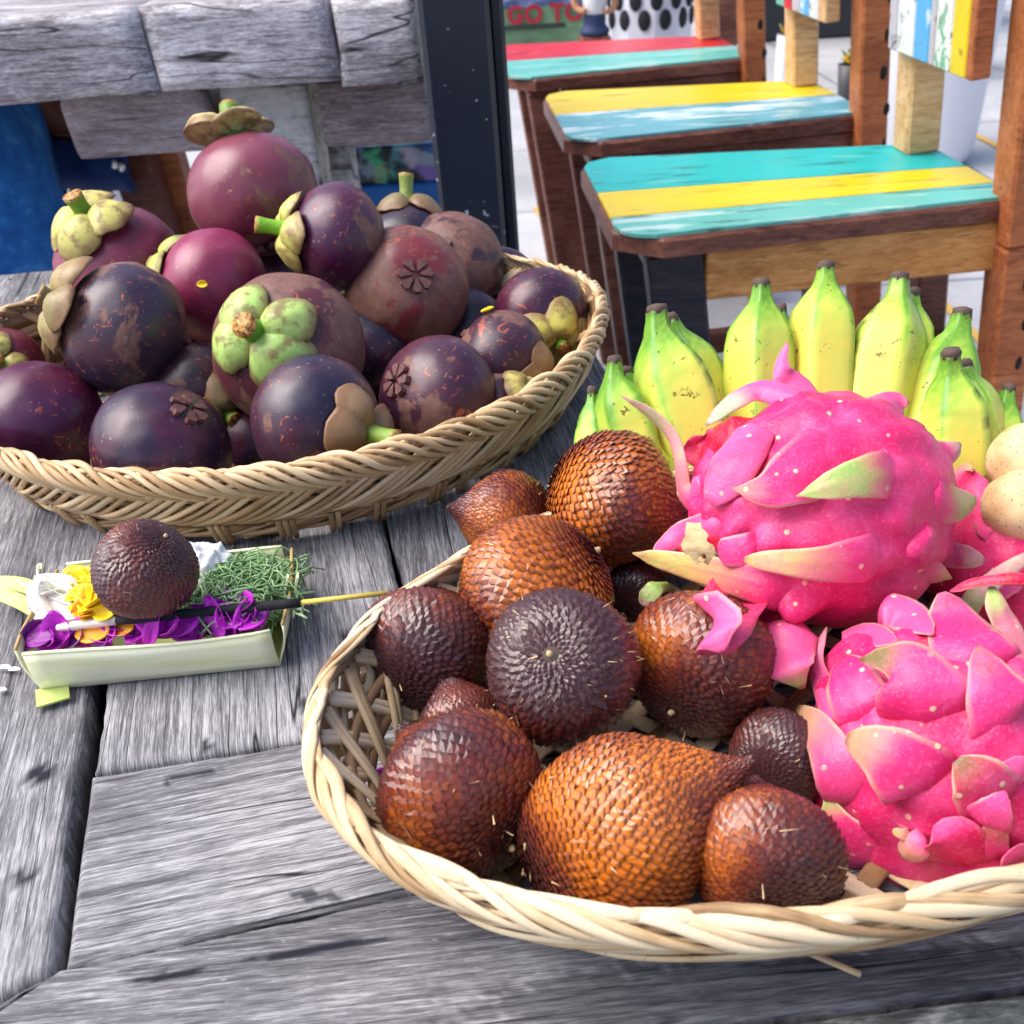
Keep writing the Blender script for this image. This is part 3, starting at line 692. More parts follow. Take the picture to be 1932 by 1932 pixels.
def salak(px, py, t, r, axis, orange, label, lr=2.45, seed=0, fib=40, grp='snake fruit piled in the oval basket', ncol=46, tone=1.0):
    c = P(px, py, t); R = r*t/F; ax = camvec(axis); Fm = frame_from(ax); rnd = random.Random(seed+3)
    root = empty('snake_fruit', c-np.array([0, 0, R*0.9]), label, 'snake fruit', grp)
    zz, rr = salak_profile(R*lr, R)
    def lump(z, th):
        return 1+0.030*np.cos(3*th+seed)+0.045*mnoise.noise(Vector((math.cos(th)*.9, math.sin(th)*.9, z/R*.8+seed*2.7)))
    # under body
    rows = np.linspace(4, 396, 30).astype(int); nv = 36; V = []
    for i in rows:
        for j in range(nv):
            th = 2*math.pi*j/nv; q = rr[i]*lump(zz[i], th)*0.985; V.append((q*math.cos(th), q*math.sin(th), zz[i]))
    V.append((0, 0, zz[0])); V.append((0, 0, zz[-1])); nb = len(V)
    Fc = grid_faces(len(rows), nv, wrap_v=True)+[(nb-2, (j+1) % nv, j) for j in range(nv)]+[(nb-1, (len(rows)-1)*nv+j, (len(rows)-1)*nv+(j+1) % nv) for j in range(nv)]
    mesh('fruit_body', c+np.array(V)@Fm, [f[::-1] for f in Fc], SALAKB, root)
    # overlapping scales in staggered rows, points towards the stalk end
    ds = np.hypot(np.diff(zz), np.diff(rr)); s = np.concatenate([[0], np.cumsum(ds)])
    V = []; Fc = []; cols = []
    pos = np.interp(0.10*R, rr[:150], s[:150]); row = 0
    ora = np.array(C(206, 112, 26)[:3]); dor = np.array(C(118, 48, 30)[:3]); dk = np.array(C(74, 42, 44)[:3]); vdk = np.array(C(46, 26, 26)[:3])
    while pos < s[-1]*0.985:
        z = np.interp(pos, s, zz); r0 = np.interp(pos, s, rr)
        z2 = np.interp(pos+1e-4, s, zz); r2 = np.interp(pos+1e-4, s, rr); tm = unit(np.array([r2-r0, z2-z]))
        nc = max(9, int(round(ncol*min(1.0, r0/R*1.05)**0.55))); wd = 2*math.pi*r0/nc; stepl = min(max(wd*0.66, R*0.030), R*0.105); u = pos/s[-1]; roff = rnd.random() if nc != ncol else 0.5*(row % 2)
        for k in range(nc):
            th = 2*math.pi*(k+roff+rnd.uniform(-.15, .15))/nc+0.02*row
            lm = lump(z, th); ct, sth = math.cos(th), math.sin(th)
            er = np.array([ct, sth, 0]); et = np.array([-sth, ct, 0]); es = er*tm[0]+np.array([0, 0, 1])*tm[1]; en = er*tm[1]-np.array([0, 0, 1])*tm[0]
            p = er*r0*lm+np.array([0, 0, z]); ln = stepl*rnd.uniform(1.7, 2.2); w = wd*rnd.uniform(1.0, 1.18); h = 0.028*R*rnd.uniform(.6, 1.5)*min(1, wd/(0.10*R)+.25); p = p+es*stepl*rnd.uniform(-.12, .12)+er*R*0.004*rnd.uniform(-1, 1)
            b = len(V)
            pts = [(-.50, -.10, -.35), (.50, -.10, -.35), (.56, .56, .05), (rnd.uniform(-.22, .22), 1.0, 1.0), (-.56, .56, .05), (rnd.uniform(-.1, .1), .64, .80)]
            V += [p+et*a*w+es*l*ln+en*hh*h for a, l, hh in pts]
            Fc += [(b, b+1, b+5), (b+1, b+2, b+5), (b+2, b+3, b+5), (b+3, b+4, b+5), (b+4, b, b+5)]
            g = orange+0.62*mnoise.noise(Vector(tuple(p/R*1.1+seed)))-0.75*max(0, 0.30-u)/0.30*(1.0-0.25*orange)-0.5*max(0, u-.80)/.2+rnd.uniform(-.12, .12)
            g = max(0, min(1, g)); m1 = (ora*(g-.45)+dor*(1-g))/.55 if g > .45 else dor*(g/.45)+dk*(1-g/.45)
            tipc = (dk*(0.35+0.65*g)+vdk*(0.65*(1-g)))*.75; mid = m1*0.72+dk*0.28
            cols += [m1*tone, m1*tone, mid*tone, tipc*tone*.6, mid*tone*.8, (m1*1.12)*tone]
        pos += stepl; row += 1
    o = mesh('scales', c+np.array(V)@Fm, Fc, SALAK, root, smooth=False, cols=np.array(cols), kind='stuff')
    # dry fibres, mostly round the blunt end
    V = []; Fc = []
    for k in range(int(fib*.65)):
        u = rnd.random()**1.6*0.55+0.01; i = int(u*399); th = rnd.uniform(0, 6.28); er = np.array([math.cos(th), math.sin(th), 0])
        p = er*rr[i]*lump(zz[i], th)*1.03+np.array([0, 0, zz[i]]); d = unit(np.array([rnd.gauss(0, 1), rnd.gauss(0, 1), rnd.gauss(0, 1)])+er*.25)
        q = unit(np.cross(d, er+1e-3)); ln = R*rnd.uniform(.05, .15); b = len(V); V += [p-d*ln+q*R*.010, p-d*ln-q*R*.010, p+d*ln+er*R*.04]; Fc.append((b, b+1, b+2))
    if fib: mesh('fibres', c+np.array(V)@Fm, Fc, FIBRE, root, smooth=False, kind='stuff')
    # the dried flower end
    TV, TF = tube([np.array([0, 0, zz[0]+R*.03]), np.array([R*.02, 0, zz[0]-R*.03]), np.array([R*.03, R*.02, zz[0]-R*.055])], np.array([.05, .042, .02])*R, 7)
    mesh('flower_end', c+TV@Fm, TF, FIBRE, root)
    return root
salak(1160, 945, .385, 127, (.80, -.30, .25), .72, 'largest orange snake fruit at the top of the pile, touching the upper dragon fruit', 2.3, 1, 14)
salak(952, 978, .396, 90, (-.75, .15, .30), .55, 'orange brown snake fruit at the back left of the pile', 2.3, 2, 20)
salak(1005, 1122, .357, 148, (-.70, -.50, -.10), .66, 'glossy orange snake fruit behind the dull brown one with straw fibres', 2.3, 3, 12)
salak(803, 1222, .345, 122, (.30, .66, -.66), .22, 'reddish snake fruit at the left rim with its dark puckered end facing the camera', 2.35, 4, 16)
salak(1062, 1258, .314, 144, (.20, -.30, -.92), .0, 'dull dark brown snake fruit with straw coloured fibres in the centre of the pile', 2.2, 5, 170, tone=.9)
salak(1325, 1245, .329, 137, (.50, .58, -.62), .50, 'chestnut snake fruit right under the hanging bracts of the upper dragon fruit', 2.35, 6, 45)
salak(868, 1494, .289, 158, (-.62, .45, -.62), .38, 'large reddish brown snake fruit at the front left end of the pile', 2.3, 7, 50)
salak(1178, 1556, .272, 168, (.86, .46, .08), .78, 'pear shaped orange snake fruit in front, its pointed tip aimed right', 2.85, 8, 60, ncol=52)
salak(1470, 1428, .309, 92, (.55, .45, -.70), .10, 'small dark snake fruit wedged against the lower dragon fruit', 2.3, 9, 40)
salak(1443, 1612, .263, 140, (.08, .62, -.75), .40, 'round brown snake fruit at the front, beside the bottom of the lower dragon fruit', 2.2, 10, 60)
salak(872, 1370, .322, 86, (-.30, .85, -.35), .22, 'snake fruit mostly hidden behind the large reddish brown one', 2.3, 11, 25)
salak(1190, 1120, .392, 70, (.3, .5, -.8), .0, 'black looking snake fruit deep in the gap under the upper dragon fruit', 2.2, 12, 20, tone=.7)
salak(270, 1078, .360, 95, (-.58, -.70, -.40), .16, 'single brown snake fruit sitting on the palm leaf offering tray', 2.35, 13, 20, grp='', ncol=50)

# ------------------------------------------------------------------ dragon fruit
def dragon_mats():
    out = []
    for nm in ('dragon_fruit_skin', 'dragon_fruit_bract'):
        m = M(nm, 0.42); m.b.inputs['Specular IOR Level'].default_value = 0.4
        m.b.inputs['Subsurface Weight'].default_value = 0.12; m.b.inputs['Subsurface Radius'].default_value = (0.004, 0.001, 0.002); m.b.inputs['Subsurface Scale'].default_value = 1.0
        a = m.vcol(); v = m.obj(); n1 = m.noise(v, 60, 4, 0.6); n2 = m.noise(v, 900, 3, 0.6)
        c = m.mix(m.math('MULTIPLY', m.step(n1, 0.42, 0.72), 0.55), a.outputs['Color'], C(238, 96, 156), 'MIX'); c = m.mix(m.math('MULTIPLY', m.step(m.noise(v, 34, 3, .6), .52, .72), .45), c, C(206, 10, 78))
        c = m.mix(m.math('MULTIPLY', m.step(n2, 0.52, 0.70), 0.30), c, C(250, 130, 180))
        vo = m.voro(v, 150); gate = m.step(m.noise(v, 28, 2), 0.44, 0.54)           # pale warty specks
        sp = m.math('MULTIPLY', m.math('SUBTRACT', 1.0, m.step(vo, 0.10, 0.17)), gate)
        c = m.mix(m.math('MULTIPLY', sp, 0.8), c, C(240, 206, 170)); m.color(c)
        wr = m.noise(v, 170, 5, .65, 1.2); m.bump(m.math('ADD', m.math('MULTIPLY', n2, 0.3), m.math('ADD', m.math('MULTIPLY', wr, .8), m.math('MULTIPLY', sp, 0.5))), .55, .0009); m.rough(m.math('ADD', .30, m.math('MULTIPLY', wr, .25)))
        out.append(m.m)
    return out
DSKIN, DBRACT = dragon_mats()
STUB = plain('brown_stub', C(92, 66, 44), .85, var=.3, vs=500)
SCAR = plain('dragon_fruit_scar', C(206, 182, 136), 0.8, var=.3, vs=400, bump=.6)
PINK, HOT, LIL, CRIM = [np.array(C(*q)[:3]) for q in ((224, 46, 116), (212, 20, 90), (232, 84, 142), (190, 8, 46))]
LGR, YGR, OLV, GRY, PYL = [np.array(C(*q)[:3]) for q in ((150, 188, 96), (196, 190, 96), (120, 110, 66), (150, 150, 128), (214, 170, 122))]
EDGE = np.array(C(214, 186, 150)[:3])
class Dragon:
    def __init__(s, name_label, px, py, t, radii, axis, seed, conv, grp):
        s.c = P(px, py, t); s.t = t; s.conv = conv; s.seed = seed
        s.Fm = frame_from(camvec(axis)); s.rad = np.array(radii)
        s.root = empty('dragon_fruit', s.c-np.array([0, 0, radii[0]*0.95]), name_label, 'dragon fruit', grp)
        V = sphere(56, 80)[0]; Fc = sphere(56, 80)[1]
        n = 1+0.06*nz(V, 1.9, seed)+0.035*nz(V, 4.5, seed+2)-0.05*np.abs(nz(V*np.array([1, 1, .45]), 4.2, seed+6))
        W = s.c+(V*s.rad*n[:, None])@s.Fm
        k = 0.5+0.5*nz(V, 2.2, seed+9); cols = HOT[None]*(1-k[:, None])+PINK[None]*k[:, None]
        s.body = mesh('fruit_body', W, Fc, DSKIN, s.root, cols=cols); s.W = W; s.ridges = []
    def finish(s):
        """raise the skin into ridges that run into each bract"""
        W = s.W; N = W-s.c; N /= np.linalg.norm(N, axis=1)[:, None]; disp = np.zeros(len(W))
        for q, lift, w in s.ridges:
            d = np.linalg.norm(W+N*(lift*.5)-q, axis=1); disp = np.maximum(disp, lift*np.exp(-(d/w)**2))
        W = W+N*disp[:, None]-N*0.0012*(disp < .0012)[:, None]*(1-disp/.0012)[:, None]
        s.body.data.vertices.foreach_set('co', (W-BASE[s.root.name]).ravel()); s.body.data.update()
    def depth(s, x, y):
        d = ray(x, y); o = (CAM-s.c)@s.Fm.T/s.rad; e = d@s.Fm.T/s.rad
        A, B, Cc = e@e, 2*o@e, o@o-1; D = B*B-4*A*Cc
        return (-B-math.sqrt(D))/(2*A) if D > 0 else -B/(2*A)
    def bract(s, pts, wid, lifts, base=PINK, tip=LGR, t0=0.55, t1=0.9, cup=0.22, curl=0.0, edge=0.6, roll=0.0, seed=0, th=0.0012):
        pts = [s.conv(*p) for p in pts]; k = len(pts)
        if len(lifts) != k: lifts = np.interp(np.linspace(0, 1, k), np.linspace(0, 1, len(lifts)), lifts)
        D = [s.depth(x, y) for x, y in pts]; th = th*1.15
        cen = np.array([P(x, y, d-l) for (x, y), d, l in zip(pts, D, lifts)])
        wm = np.array([w*0.4082*d/F for w, d in zip(wid, D)])
        nu, nv = 18, 11
        cl = catmull(cen, nu); wl = np.interp(np.linspace(0, 1, nu), np.linspace(0, 1, k), wm)
        if wid[-1] < 60: wl[-1] *= 0.3; wl[-2] *= 0.72
        else: wl[-1] *= .42; wl[-2] *= .74; wl[-3] *= .92
        ll = np.interp(np.linspace(0, 1, nu), np.linspace(0, 1, k), lifts)
        back_ = cl[0]-cl[2]
        for kk, hh in ((.5, .0034), (1.1, .0026), (1.8, .0018), (2.6, .0010)): s.ridges.append((cl[0]+back_*kk-unit(cl[0]-s.c)*.0015*kk, hh, max(.0035, wl[0]*(.34-.06*kk))))
        for i in range(0, int(nu*.60), 2):
            if ll[i] < .018: s.ridges.append((cl[i], max(.0012, ll[i])*(1-1.5*i/nu)+.0008*(i < 4), max(.004, wl[i]*.46)))
        T = np.gradient(cl, axis=0); top = []; NN = []
        for i in range(nu):
            tn = unit(T[i]); u = i/(nu-1)
            n = unit(cl[i]-s.c)*0.55+unit(CAM-cl[i])*0.6; n = unit(n-tn*(n@tn)); b = np.cross(tn, n)
            if roll: b, n = b*math.cos(roll*u)+n*math.sin(roll*u), n*math.cos(roll*u)-b*math.sin(roll*u)
            for j in range(nv):
                v = j/(nv-1)*2-1; w = wl[i]*0.5
                wav = 0.05*w*mnoise.noise(Vector((u*3+seed, v*2, s.seed)))*(0.4+u)+0.09*w*mnoise.noise(Vector((u*9, (v > 0)*5+seed, 3)))*abs(v)**4
                p = cl[i]+b*v*w*(1+0.06*mnoise.noise(Vector((u*7, (v > 0)*9+seed, 1)))*abs(v)**3)-n*(cup*w*v*v*(1-0.5*u)-curl*w*abs(v)**3*u)+n*(wav+0.10*w*math.exp(-(v/0.22)**2)*(1-u)*0.5)
                # the base melts into the body
                p = p-n*(1-min(1, u/0.34))**1.5*0.0065*(1+0.9*v*v); top.append(p); NN.append(n)
        top = np.array(top); NN = np.array(NN); uu = np.repeat(np.linspace(0, 1, nu), nv); vv = np.tile(np.abs(np.linspace(-1, 1, nv)), nu)
        thk = th*(1.5-1.05*uu-0.75*vv**3)[:, None]
        bot = top-NN*np.maximum(thk, th*.22); V = np.vstack([top, bot]); n = nu*nv
        Fc = grid_faces(nu, nv)+[tuple(i+n for i in f[::-1]) for f in grid_faces(nu, nv)]
        ring = [i*nv for i in range(nu)]+[(nu-1)*nv+j for j in range(1, nv)]+[i*nv+nv-1 for i in range(nu-2, -1, -1)]+list(range(nv-2, 0, -1))
        for q in range(len(ring)): a, b2 = ring[q], ring[(q+1) % len(ring)]; Fc.append((b2, a, a+n, b2+n))
        g = np.clip((uu-t0)/(t1-t0)+0.25*np.array([mnoise.noise(Vector((a*4, b*2, seed+s.seed))) for a, b in zip(uu, vv)]), 0, 1)[:, None]
        col = base*(1-g)+tip*g
        er = (1.25*edge*np.clip((vv-0.88)/0.12, 0, 1)*np.clip(uu*2.2-0.5, 0, 1))[:, None]; er = np.clip(er, 0, 1); col = col*(1-er)+EDGE*er
        tp = np.clip((uu-0.965)/0.035, 0, 1)[:, None]*0.55*edge; col = col*(1-tp)+np.array(C(84, 66, 50)[:3])*tp
        ub = np.vstack([col, col*0.4+CRIM*0.6*(1-g)+tip*0.6*g])
        return recalc(mesh('bract', V, Fc, DBRACT, s.root, cols=ub))
z7 = lambda x, y: (1143.4+.4082*x, 591.4+.4082*y)
z8 = lambda x, y: (1340.6+.4082*x, 1044.9+.4082*y)
GD = 'dragon fruit heaped at the right of the oval basket'
d1 = Dragon('pink dragon fruit on top of the heap, long green tipped bracts pointing left', 1548, 962, .361, (.0445, .0422, .0515), (-.74, -.28, .55), 1, z7, GD)
B = d1.bract
B([(1120, 1330), (900, 1300), (700, 1255), (450, 1190), (250, 1140), (122, 1108)], (330, 250, 190, 140, 92, 20), (0, .004, .009, .013, .011, .006), tip=YGR, t0=.40, t1=.75, seed=1)
B([(1420, 1120), (1250, 1135), (1000, 1160), (800, 1150), (640, 1140)], (300, 230, 160, 112, 74), (0, .005, .009, .010, .009), tip=PYL*.5+YGR*.5, t0=.35, t1=.7, seed=2, edge=.8)
B([(1480, 760), (1330, 740), (1190, 755), (1040, 795), (878, 846)], (330, 230, 190, 130, 16), (0, .007, .010, .010, .007), tip=LGR, t0=.25, t1=.55, seed=3)
B([(1250, 560), (1050, 650), (880, 745), (740, 815), (583, 810)], (380, 350, 280, 170, 16), (0, .003, .006, .008, .008), base=PINK, tip=PYL, t0=.72, t1=1.1, seed=4)
B([(1050, 420), (880, 385), (720, 345), (610, 385), (530, 445), (458, 516)], (170, 140, 118, 104, 84, 36), (0, .004, .007, .008, .006, .004), base=LIL, tip=np.array(C(150, 180, 140)[:3]), t0=.45, t1=.75, seed=5, cup=.35)
B([(930, 420), (870, 340), (815, 270), (815, 200), (840, 132)], (260, 190, 92, 46, 26), (.002, .002, .0, -.003, -.005), base=LIL, tip=np.array(C(190, 130, 140)[:3]), t0=.75, t1=1.2, seed=6, cup=.4)
B([(560, 890), (420, 890), (350, 830), (335, 700), (300, 570), (200, 462), (72, 384)], (190, 130, 100, 76, 70, 54, 26), (.001, .006, .010, .010, .006, .002, -.002), base=PINK, tip=np.array(C(160, 150, 110)[:3]), t0=.22, t1=.55, seed=7, cup=.45, roll=.5)
B([(760, 440), (690, 520), (590, 690), (480, 880)], (120, 190, 230, 150), (.0, .003, .008, .009), base=LIL, tip=LIL, seed=8, cup=.35, edge=.2)
B([(700, 520), (560, 580), (440, 620), (385, 580)], (240, 230, 200, 90), (.0, .001, .001, .0), base=CRIM, tip=CRIM, seed=9, edge=.1)  # crimson sheet for the body's shading, put into the colour
B([(470, 760), (430, 800), (400, 850)], (90, 110, 60), (.002, .004, .004), base=LIL, tip=LIL, seed=21, edge=.2)
B([(600, 960), (470, 985), (330, 1030), (215, 1110)], (160, 150, 120, 50), (.0, .004, .007, .006), base=LIL, tip=LIL, seed=10, edge=.9, cup=.5)
B([(560, 1010), (460, 1060), (330, 1110)], (110, 110, 70), (.001, .003, .004), base=CRIM, tip=CRIM, seed=22, edge=.2)
B([(760, 1080), (660, 1095), (560, 1105), (515, 1105)], (170, 160, 140, 110), (.001, .004, .006, .006), base=PINK, tip=PINK, seed=11, edge=.9)
B([(640, 1385), (580, 1395), (520, 1420), (495, 1475), (540, 1565)], (250, 270, 270, 230, 60), (.010, .032, .050, .060, .060), base=LIL, tip=LIL, seed=12, cup=.4, edge=.4)
B([(880, 1360), (860, 1440), (840, 1540), (850, 1650), (910, 1735)], (250, 235, 225, 190, 60), (.006, .020, .034, .038, .032), base=LIL, tip=LGR, t0=.75, t1=.95, seed=13, cup=.4, edge=.5)
B([(270, 1215), (225, 1265), (190, 1310), (165, 1350)], (60, 90, 100, 50), (-.004, -.005, -.006, -.007), base=LGR, tip=OLV, t0=.4, seed=14)
B([(1180, 480), (1270, 440), (1340, 400), (1400, 405)], (260, 220, 160, 60), (.0, .003, .004, .001), base=LIL, tip=PYL, t0=.8, t1=1.1, seed=15, cup=.5)
B([(1400, 560), (1500, 610), (1580, 640), (1640, 600)], (220, 170, 130, 50), (.0, .002, .001, -.003), base=PINK, tip=GRY, t0=.7, t1=.9, seed=16, cup=.4)
B([(1460, 800), (1550, 850), (1630, 880), (1715, 865)], (280, 250, 180, 80), (.0, .003, .003, -.001), base=PINK, tip=LGR, t0=.5, t1=.75, seed=17, cup=.4)
B([(1380, 1000), (1450, 1100), (1500, 1190), (1600, 1225)], (320, 240, 160, 30), (.0, .004, .003, -.001), base=PINK, tip=YGR, t0=.7, t1=1.0, seed=18, cup=.55)
B([(1500, 1090), (1590, 1115), (1670, 1130), (1750, 1150)], (140, 130, 110, 60), (-.004, -.006, -.008, -.010), base=PINK*.6, tip=GRY, t0=.5, t1=.8, seed=19)
B([(1380, 1290), (1300, 1330), (1330, 1420), (1420, 1400)], (260, 220, 120, 40), (.0, .002, .0, -.003), base=HOT, tip=PINK, seed=20)
d1.finish()
d1c = P(*z7(440, 1070), d1.depth(*z7(440, 1070))-.0035); fr = frame_from(unit(d1c-d1.c)*.6+unit(CAM-d1c)*.5)
TV, TF = tube([np.array([0, 0, -.006]), np.array([0, 0, .001]), np.array([0, 0, .003]), np.array([0, 0, .0015]), np.array([0, 0, -.002])], [.0080, .0072, .0058, .0040, .0026], 18)
TV = TV*(1+.45*nz(TV, 260, 4))[:, None]; TV[:, 2] *= .7; mesh('stem_scar', d1c+TV@fr, TF, SCAR, d1.root)
for k, (sx, sy, sr) in enumerate(((.0026, -.0030, .0016), (.0008, -.0036, .0011), (.0038, -.0012, .0010), (.0020, -.0012, .0008))):
    TV, TF = tube([np.array([0, 0, -.001]), np.array([.0005*k, .0004, .0010+.0005*(k % 2)])], [sr, sr*.6], 7); mesh('stem_stub', d1c+RGT*sx+UPV*sy+unit(CAM-d1c)*.0016+TV@fr, TF, STUB, d1.root)

d2 = Dragon('pink dragon fruit at the lower right, its bracts freckled with pale specks', 1784, 1430, .307, (.0430, .0420, .0415), (.1, .5, .85), 4, z8, GD)
B = d2.bract
B([(1010, 880), (990, 760), (960, 620), (900, 510), (800, 480), (690, 490)], (300, 420, 400, 260, 120, 50), (.0, .004, .009, .012, .013, .011), tip=OLV, t0=.62, t1=.8, seed=1, edge=.7)
B([(760, 800), (690, 690), (630, 560), (600, 480)], (260, 290, 240, 130), (.0, .003, .006, .007), base=PINK, tip=PINK, seed=2, edge=.9)
B([(560, 500), (620, 420), (720, 375), (865, 405)], (150, 200, 170, 40), (.0, .004, .006, .005), base=LIL, tip=LIL, seed=3, edge=1.0, cup=.4)
B([(700, 300), (800, 240), (910, 280), (1025, 370)], (150, 190, 190, 50), (.0, .005, .008, .007), base=LIL, tip=LIL, seed=4, edge=1.0, cup=.4)
B([(900, 380), (950, 420), (1000, 440)], (140, 160, 110), (.0, .0, .0), base=CRIM, tip=CRIM, seed=5, edge=.1)
B([(1330, 640), (1250, 520), (1180, 380), (1110, 270), (1068, 178)], (420, 420, 330, 200, 90), (.0, .004, .009, .010, .007), base=PINK, tip=np.array(C(200, 90, 100)[:3]), t0=.7, t1=1.0, seed=6, edge=.9)
B([(1480, 860), (1400, 770), (1330, 640), (1270, 500), (1233, 418)], (420, 390, 280, 140, 26), (.0, .006, .010, .012, .011), tip=OLV, t0=.62, t1=.95, seed=7, edge=.8)
B([(1500, 620), (1440, 480), (1380, 350), (1330, 250), (1300, 150)], (160, 150, 130, 100, 66), (.004, .009, .013, .012, .008), base=np.array(C(190, 110, 120)[:3]), tip=LGR, t0=.5, t1=.9, seed=8)
B([(1560, 70), (1449, 95), (1300, 112), (1190, 135), (1105, 172)], (90, 70, 56, 50, 30), (.008, .010, .010, .010, .008), base=CRIM*1.1, tip=CRIM*1.1, seed=9, edge=.5, cup=.6)
B([(1060, 1180), (1000, 1090), (880, 985), (760, 905), (625, 850)], (300, 400, 340, 240, 120), (.0, .005, .010, .012, .011), tip=PYL*.6+OLV*.4, t0=.55, t1=.95, seed=10, edge=.8)
B([(720, 1240), (640, 1120), (560, 950), (480, 810), (395, 712)], (280, 290, 230, 170, 90), (.0, .003, .006, .006, .003), base=PINK*.7+LIL*.3, tip=PYL, t0=.5, t1=.95, seed=11, edge=.8)
B([(620, 800), (560, 720), (500, 590), (480, 480), (535, 338)], (210, 170, 110, 74, 26), (.001, .004, .005, .004, .001), base=LIL, tip=np.array(C(170, 120, 100)[:3]), t0=.6, t1=1.0, seed=12, edge=.6, cup=.5)
B([(860, 1540), (760, 1450), (660, 1360), (580, 1250), (530, 1110)], (300, 400, 300, 170, 40), (.0, .003, .006, .007, .004), tip=LGR, t0=.78, t1=.95, seed=13, edge=.7)
B([(1400, 1250), (1320, 1160), (1240, 1050), (1140, 950)], (320, 330, 270, 120), (.0, .004, .008, .008), base=PINK*.5+CRIM*.5, tip=OLV, t0=.55, t1=1.0, seed=14, edge=.8)
B([(1060, 1300), (990, 1330), (930, 1375), (880, 1400)], (90, 120, 130, 100), (.001, .005, .007, .006), base=LIL, tip=PYL, t0=.4, t1=.8, seed=15, edge=1.0, cup=.5)
B([(1170, 1530), (1160, 1430), (1120, 1320), (1050, 1240)], (280, 300, 260, 120), (.0, .004, .007, .006), base=HOT, tip=PINK, seed=16, edge=.2)
B([(1200, 1330), (1270, 1250), (1320, 1180), (1362, 1098)], (230, 210, 150, 36), (.002, .006, .009, .009), base=PINK, tip=PINK, seed=17, edge=.6)
B([(1290, 1500), (1295, 1400), (1315, 1290), (1345, 1190)], (240, 170, 110, 40), (.0, .004, .006, .006), base=PINK, tip=OLV, t0=.45, t1=.7, seed=18, edge=.6)
B([(1300, 1500), (1180, 1550), (1040, 1560), (900, 1590)], (180, 170, 140, 60), (.0, .003, .003, .0), base=HOT, tip=HOT, seed=19, edge=.1)
B([(1480, 1120), (1420, 1020), (1380, 950)], (220, 200, 120), (.0, .005, .006), base=LIL, tip=LIL, seed=20, edge=.3)
B([(1490, 1480), (1430, 1420), (1380, 1380)], (220, 190, 110), (.0, .005, .006), base=LIL, tip=LIL, seed=23, edge=.3)
B([(560, 1240), (510, 1130), (490, 1000)], (90, 100, 50), (-.004, -.006, -.006), base=CRIM, tip=CRIM, seed=21, edge=.5)
B([(960, 1290), (900, 1300), (840, 1280)], (60, 60, 30), (.001, .005, .006), base=PYL, tip=YGR, t0=.3, t1=.8, seed=22, edge=1.0)

d2.finish()
d3 = Dragon('dragon fruit mostly hidden at the right edge, under the beige fruit', 1905, 1085, .385, (.030, .029, .033), (.5, .3, .6), 8, z7, GD)
B = d3.bract
B([(1640, 1760), (1600, 1560), (1700, 1320), (1960, 1110)], (110, 100, 90, 80), (.004, .012, .016, .012), base=LGR, tip=np.array(C(196, 206, 176)[:3]), t0=.3, t1=.8, seed=1, edge=.8, cup=.5)
B([(1760, 900), (1700, 800), (1650, 730), (1690, 690)], (150, 130, 90, 40), (.002, .003, .002, .0), base=PINK, tip=YGR, t0=.6, t1=.9, seed=2)
B([(1900, 1160), (1840, 1240), (1780, 1330)], (150, 150, 60), (.002, .006, .008), base=LIL, tip=LIL, seed=3)
B([(1860, 1010), (1780, 960), (1720, 880)], (190, 160, 60), (.0, .003, .003), base=PINK, tip=GRY, t0=.7, t1=1.0, seed=4)

d3.finish()

# ------------------------------------------------------------------ beige fruit at the right edge
def beige():
    m = M('beige_fruit_skin', 0.55); v = m.obj(); n1 = m.noise(v, 45, 5, .6); n2 = m.noise(v, 220, 3, .6, 2.0)
    c = m.ramp(n1, [(0.3, C(186, 146, 94)), (0.52, C(224, 194, 146)), (0.75, C(236, 216, 178))])
    cr = m.math('ABSOLUTE', m.math('SUBTRACT', n2, .5)); c = m.mix(m.math('MULTIPLY', m.math('SUBTRACT', 1.0, m.step(cr, 0, .02)), m.step(n1, .55, .66)), c, C(150, 104, 70))
    sp = m.noise(v, 700, 2); c = m.mix(m.math('MULTIPLY', m.step(sp, .64, .69), .8), c, C(96, 70, 46)); m.color(c); m.bump(n2, .2, .0006); return m.m
BEI = beige()
for (px, py, r, t, lab, sd) in ((1942, 868, 72, .372, 'upper of the two round beige fruits at the right edge', 3), (1932, 955, 72, .364, 'lower of the two round beige fruits, touching the top dragon fruit', 5)):
    V = SPH[0]*(1+.03*nz(SPH[0], 1.8, sd)+.012*nz(SPH[0], 5, sd))[:, None]*(r*t/F)*np.array([1.05, .95, .98]); c = P(px, py, t)
    tag(mesh('beige_fruit', c+V, SPH[1], BEI, base=c), lab, 'fruit', 'round beige fruits at the right edge')

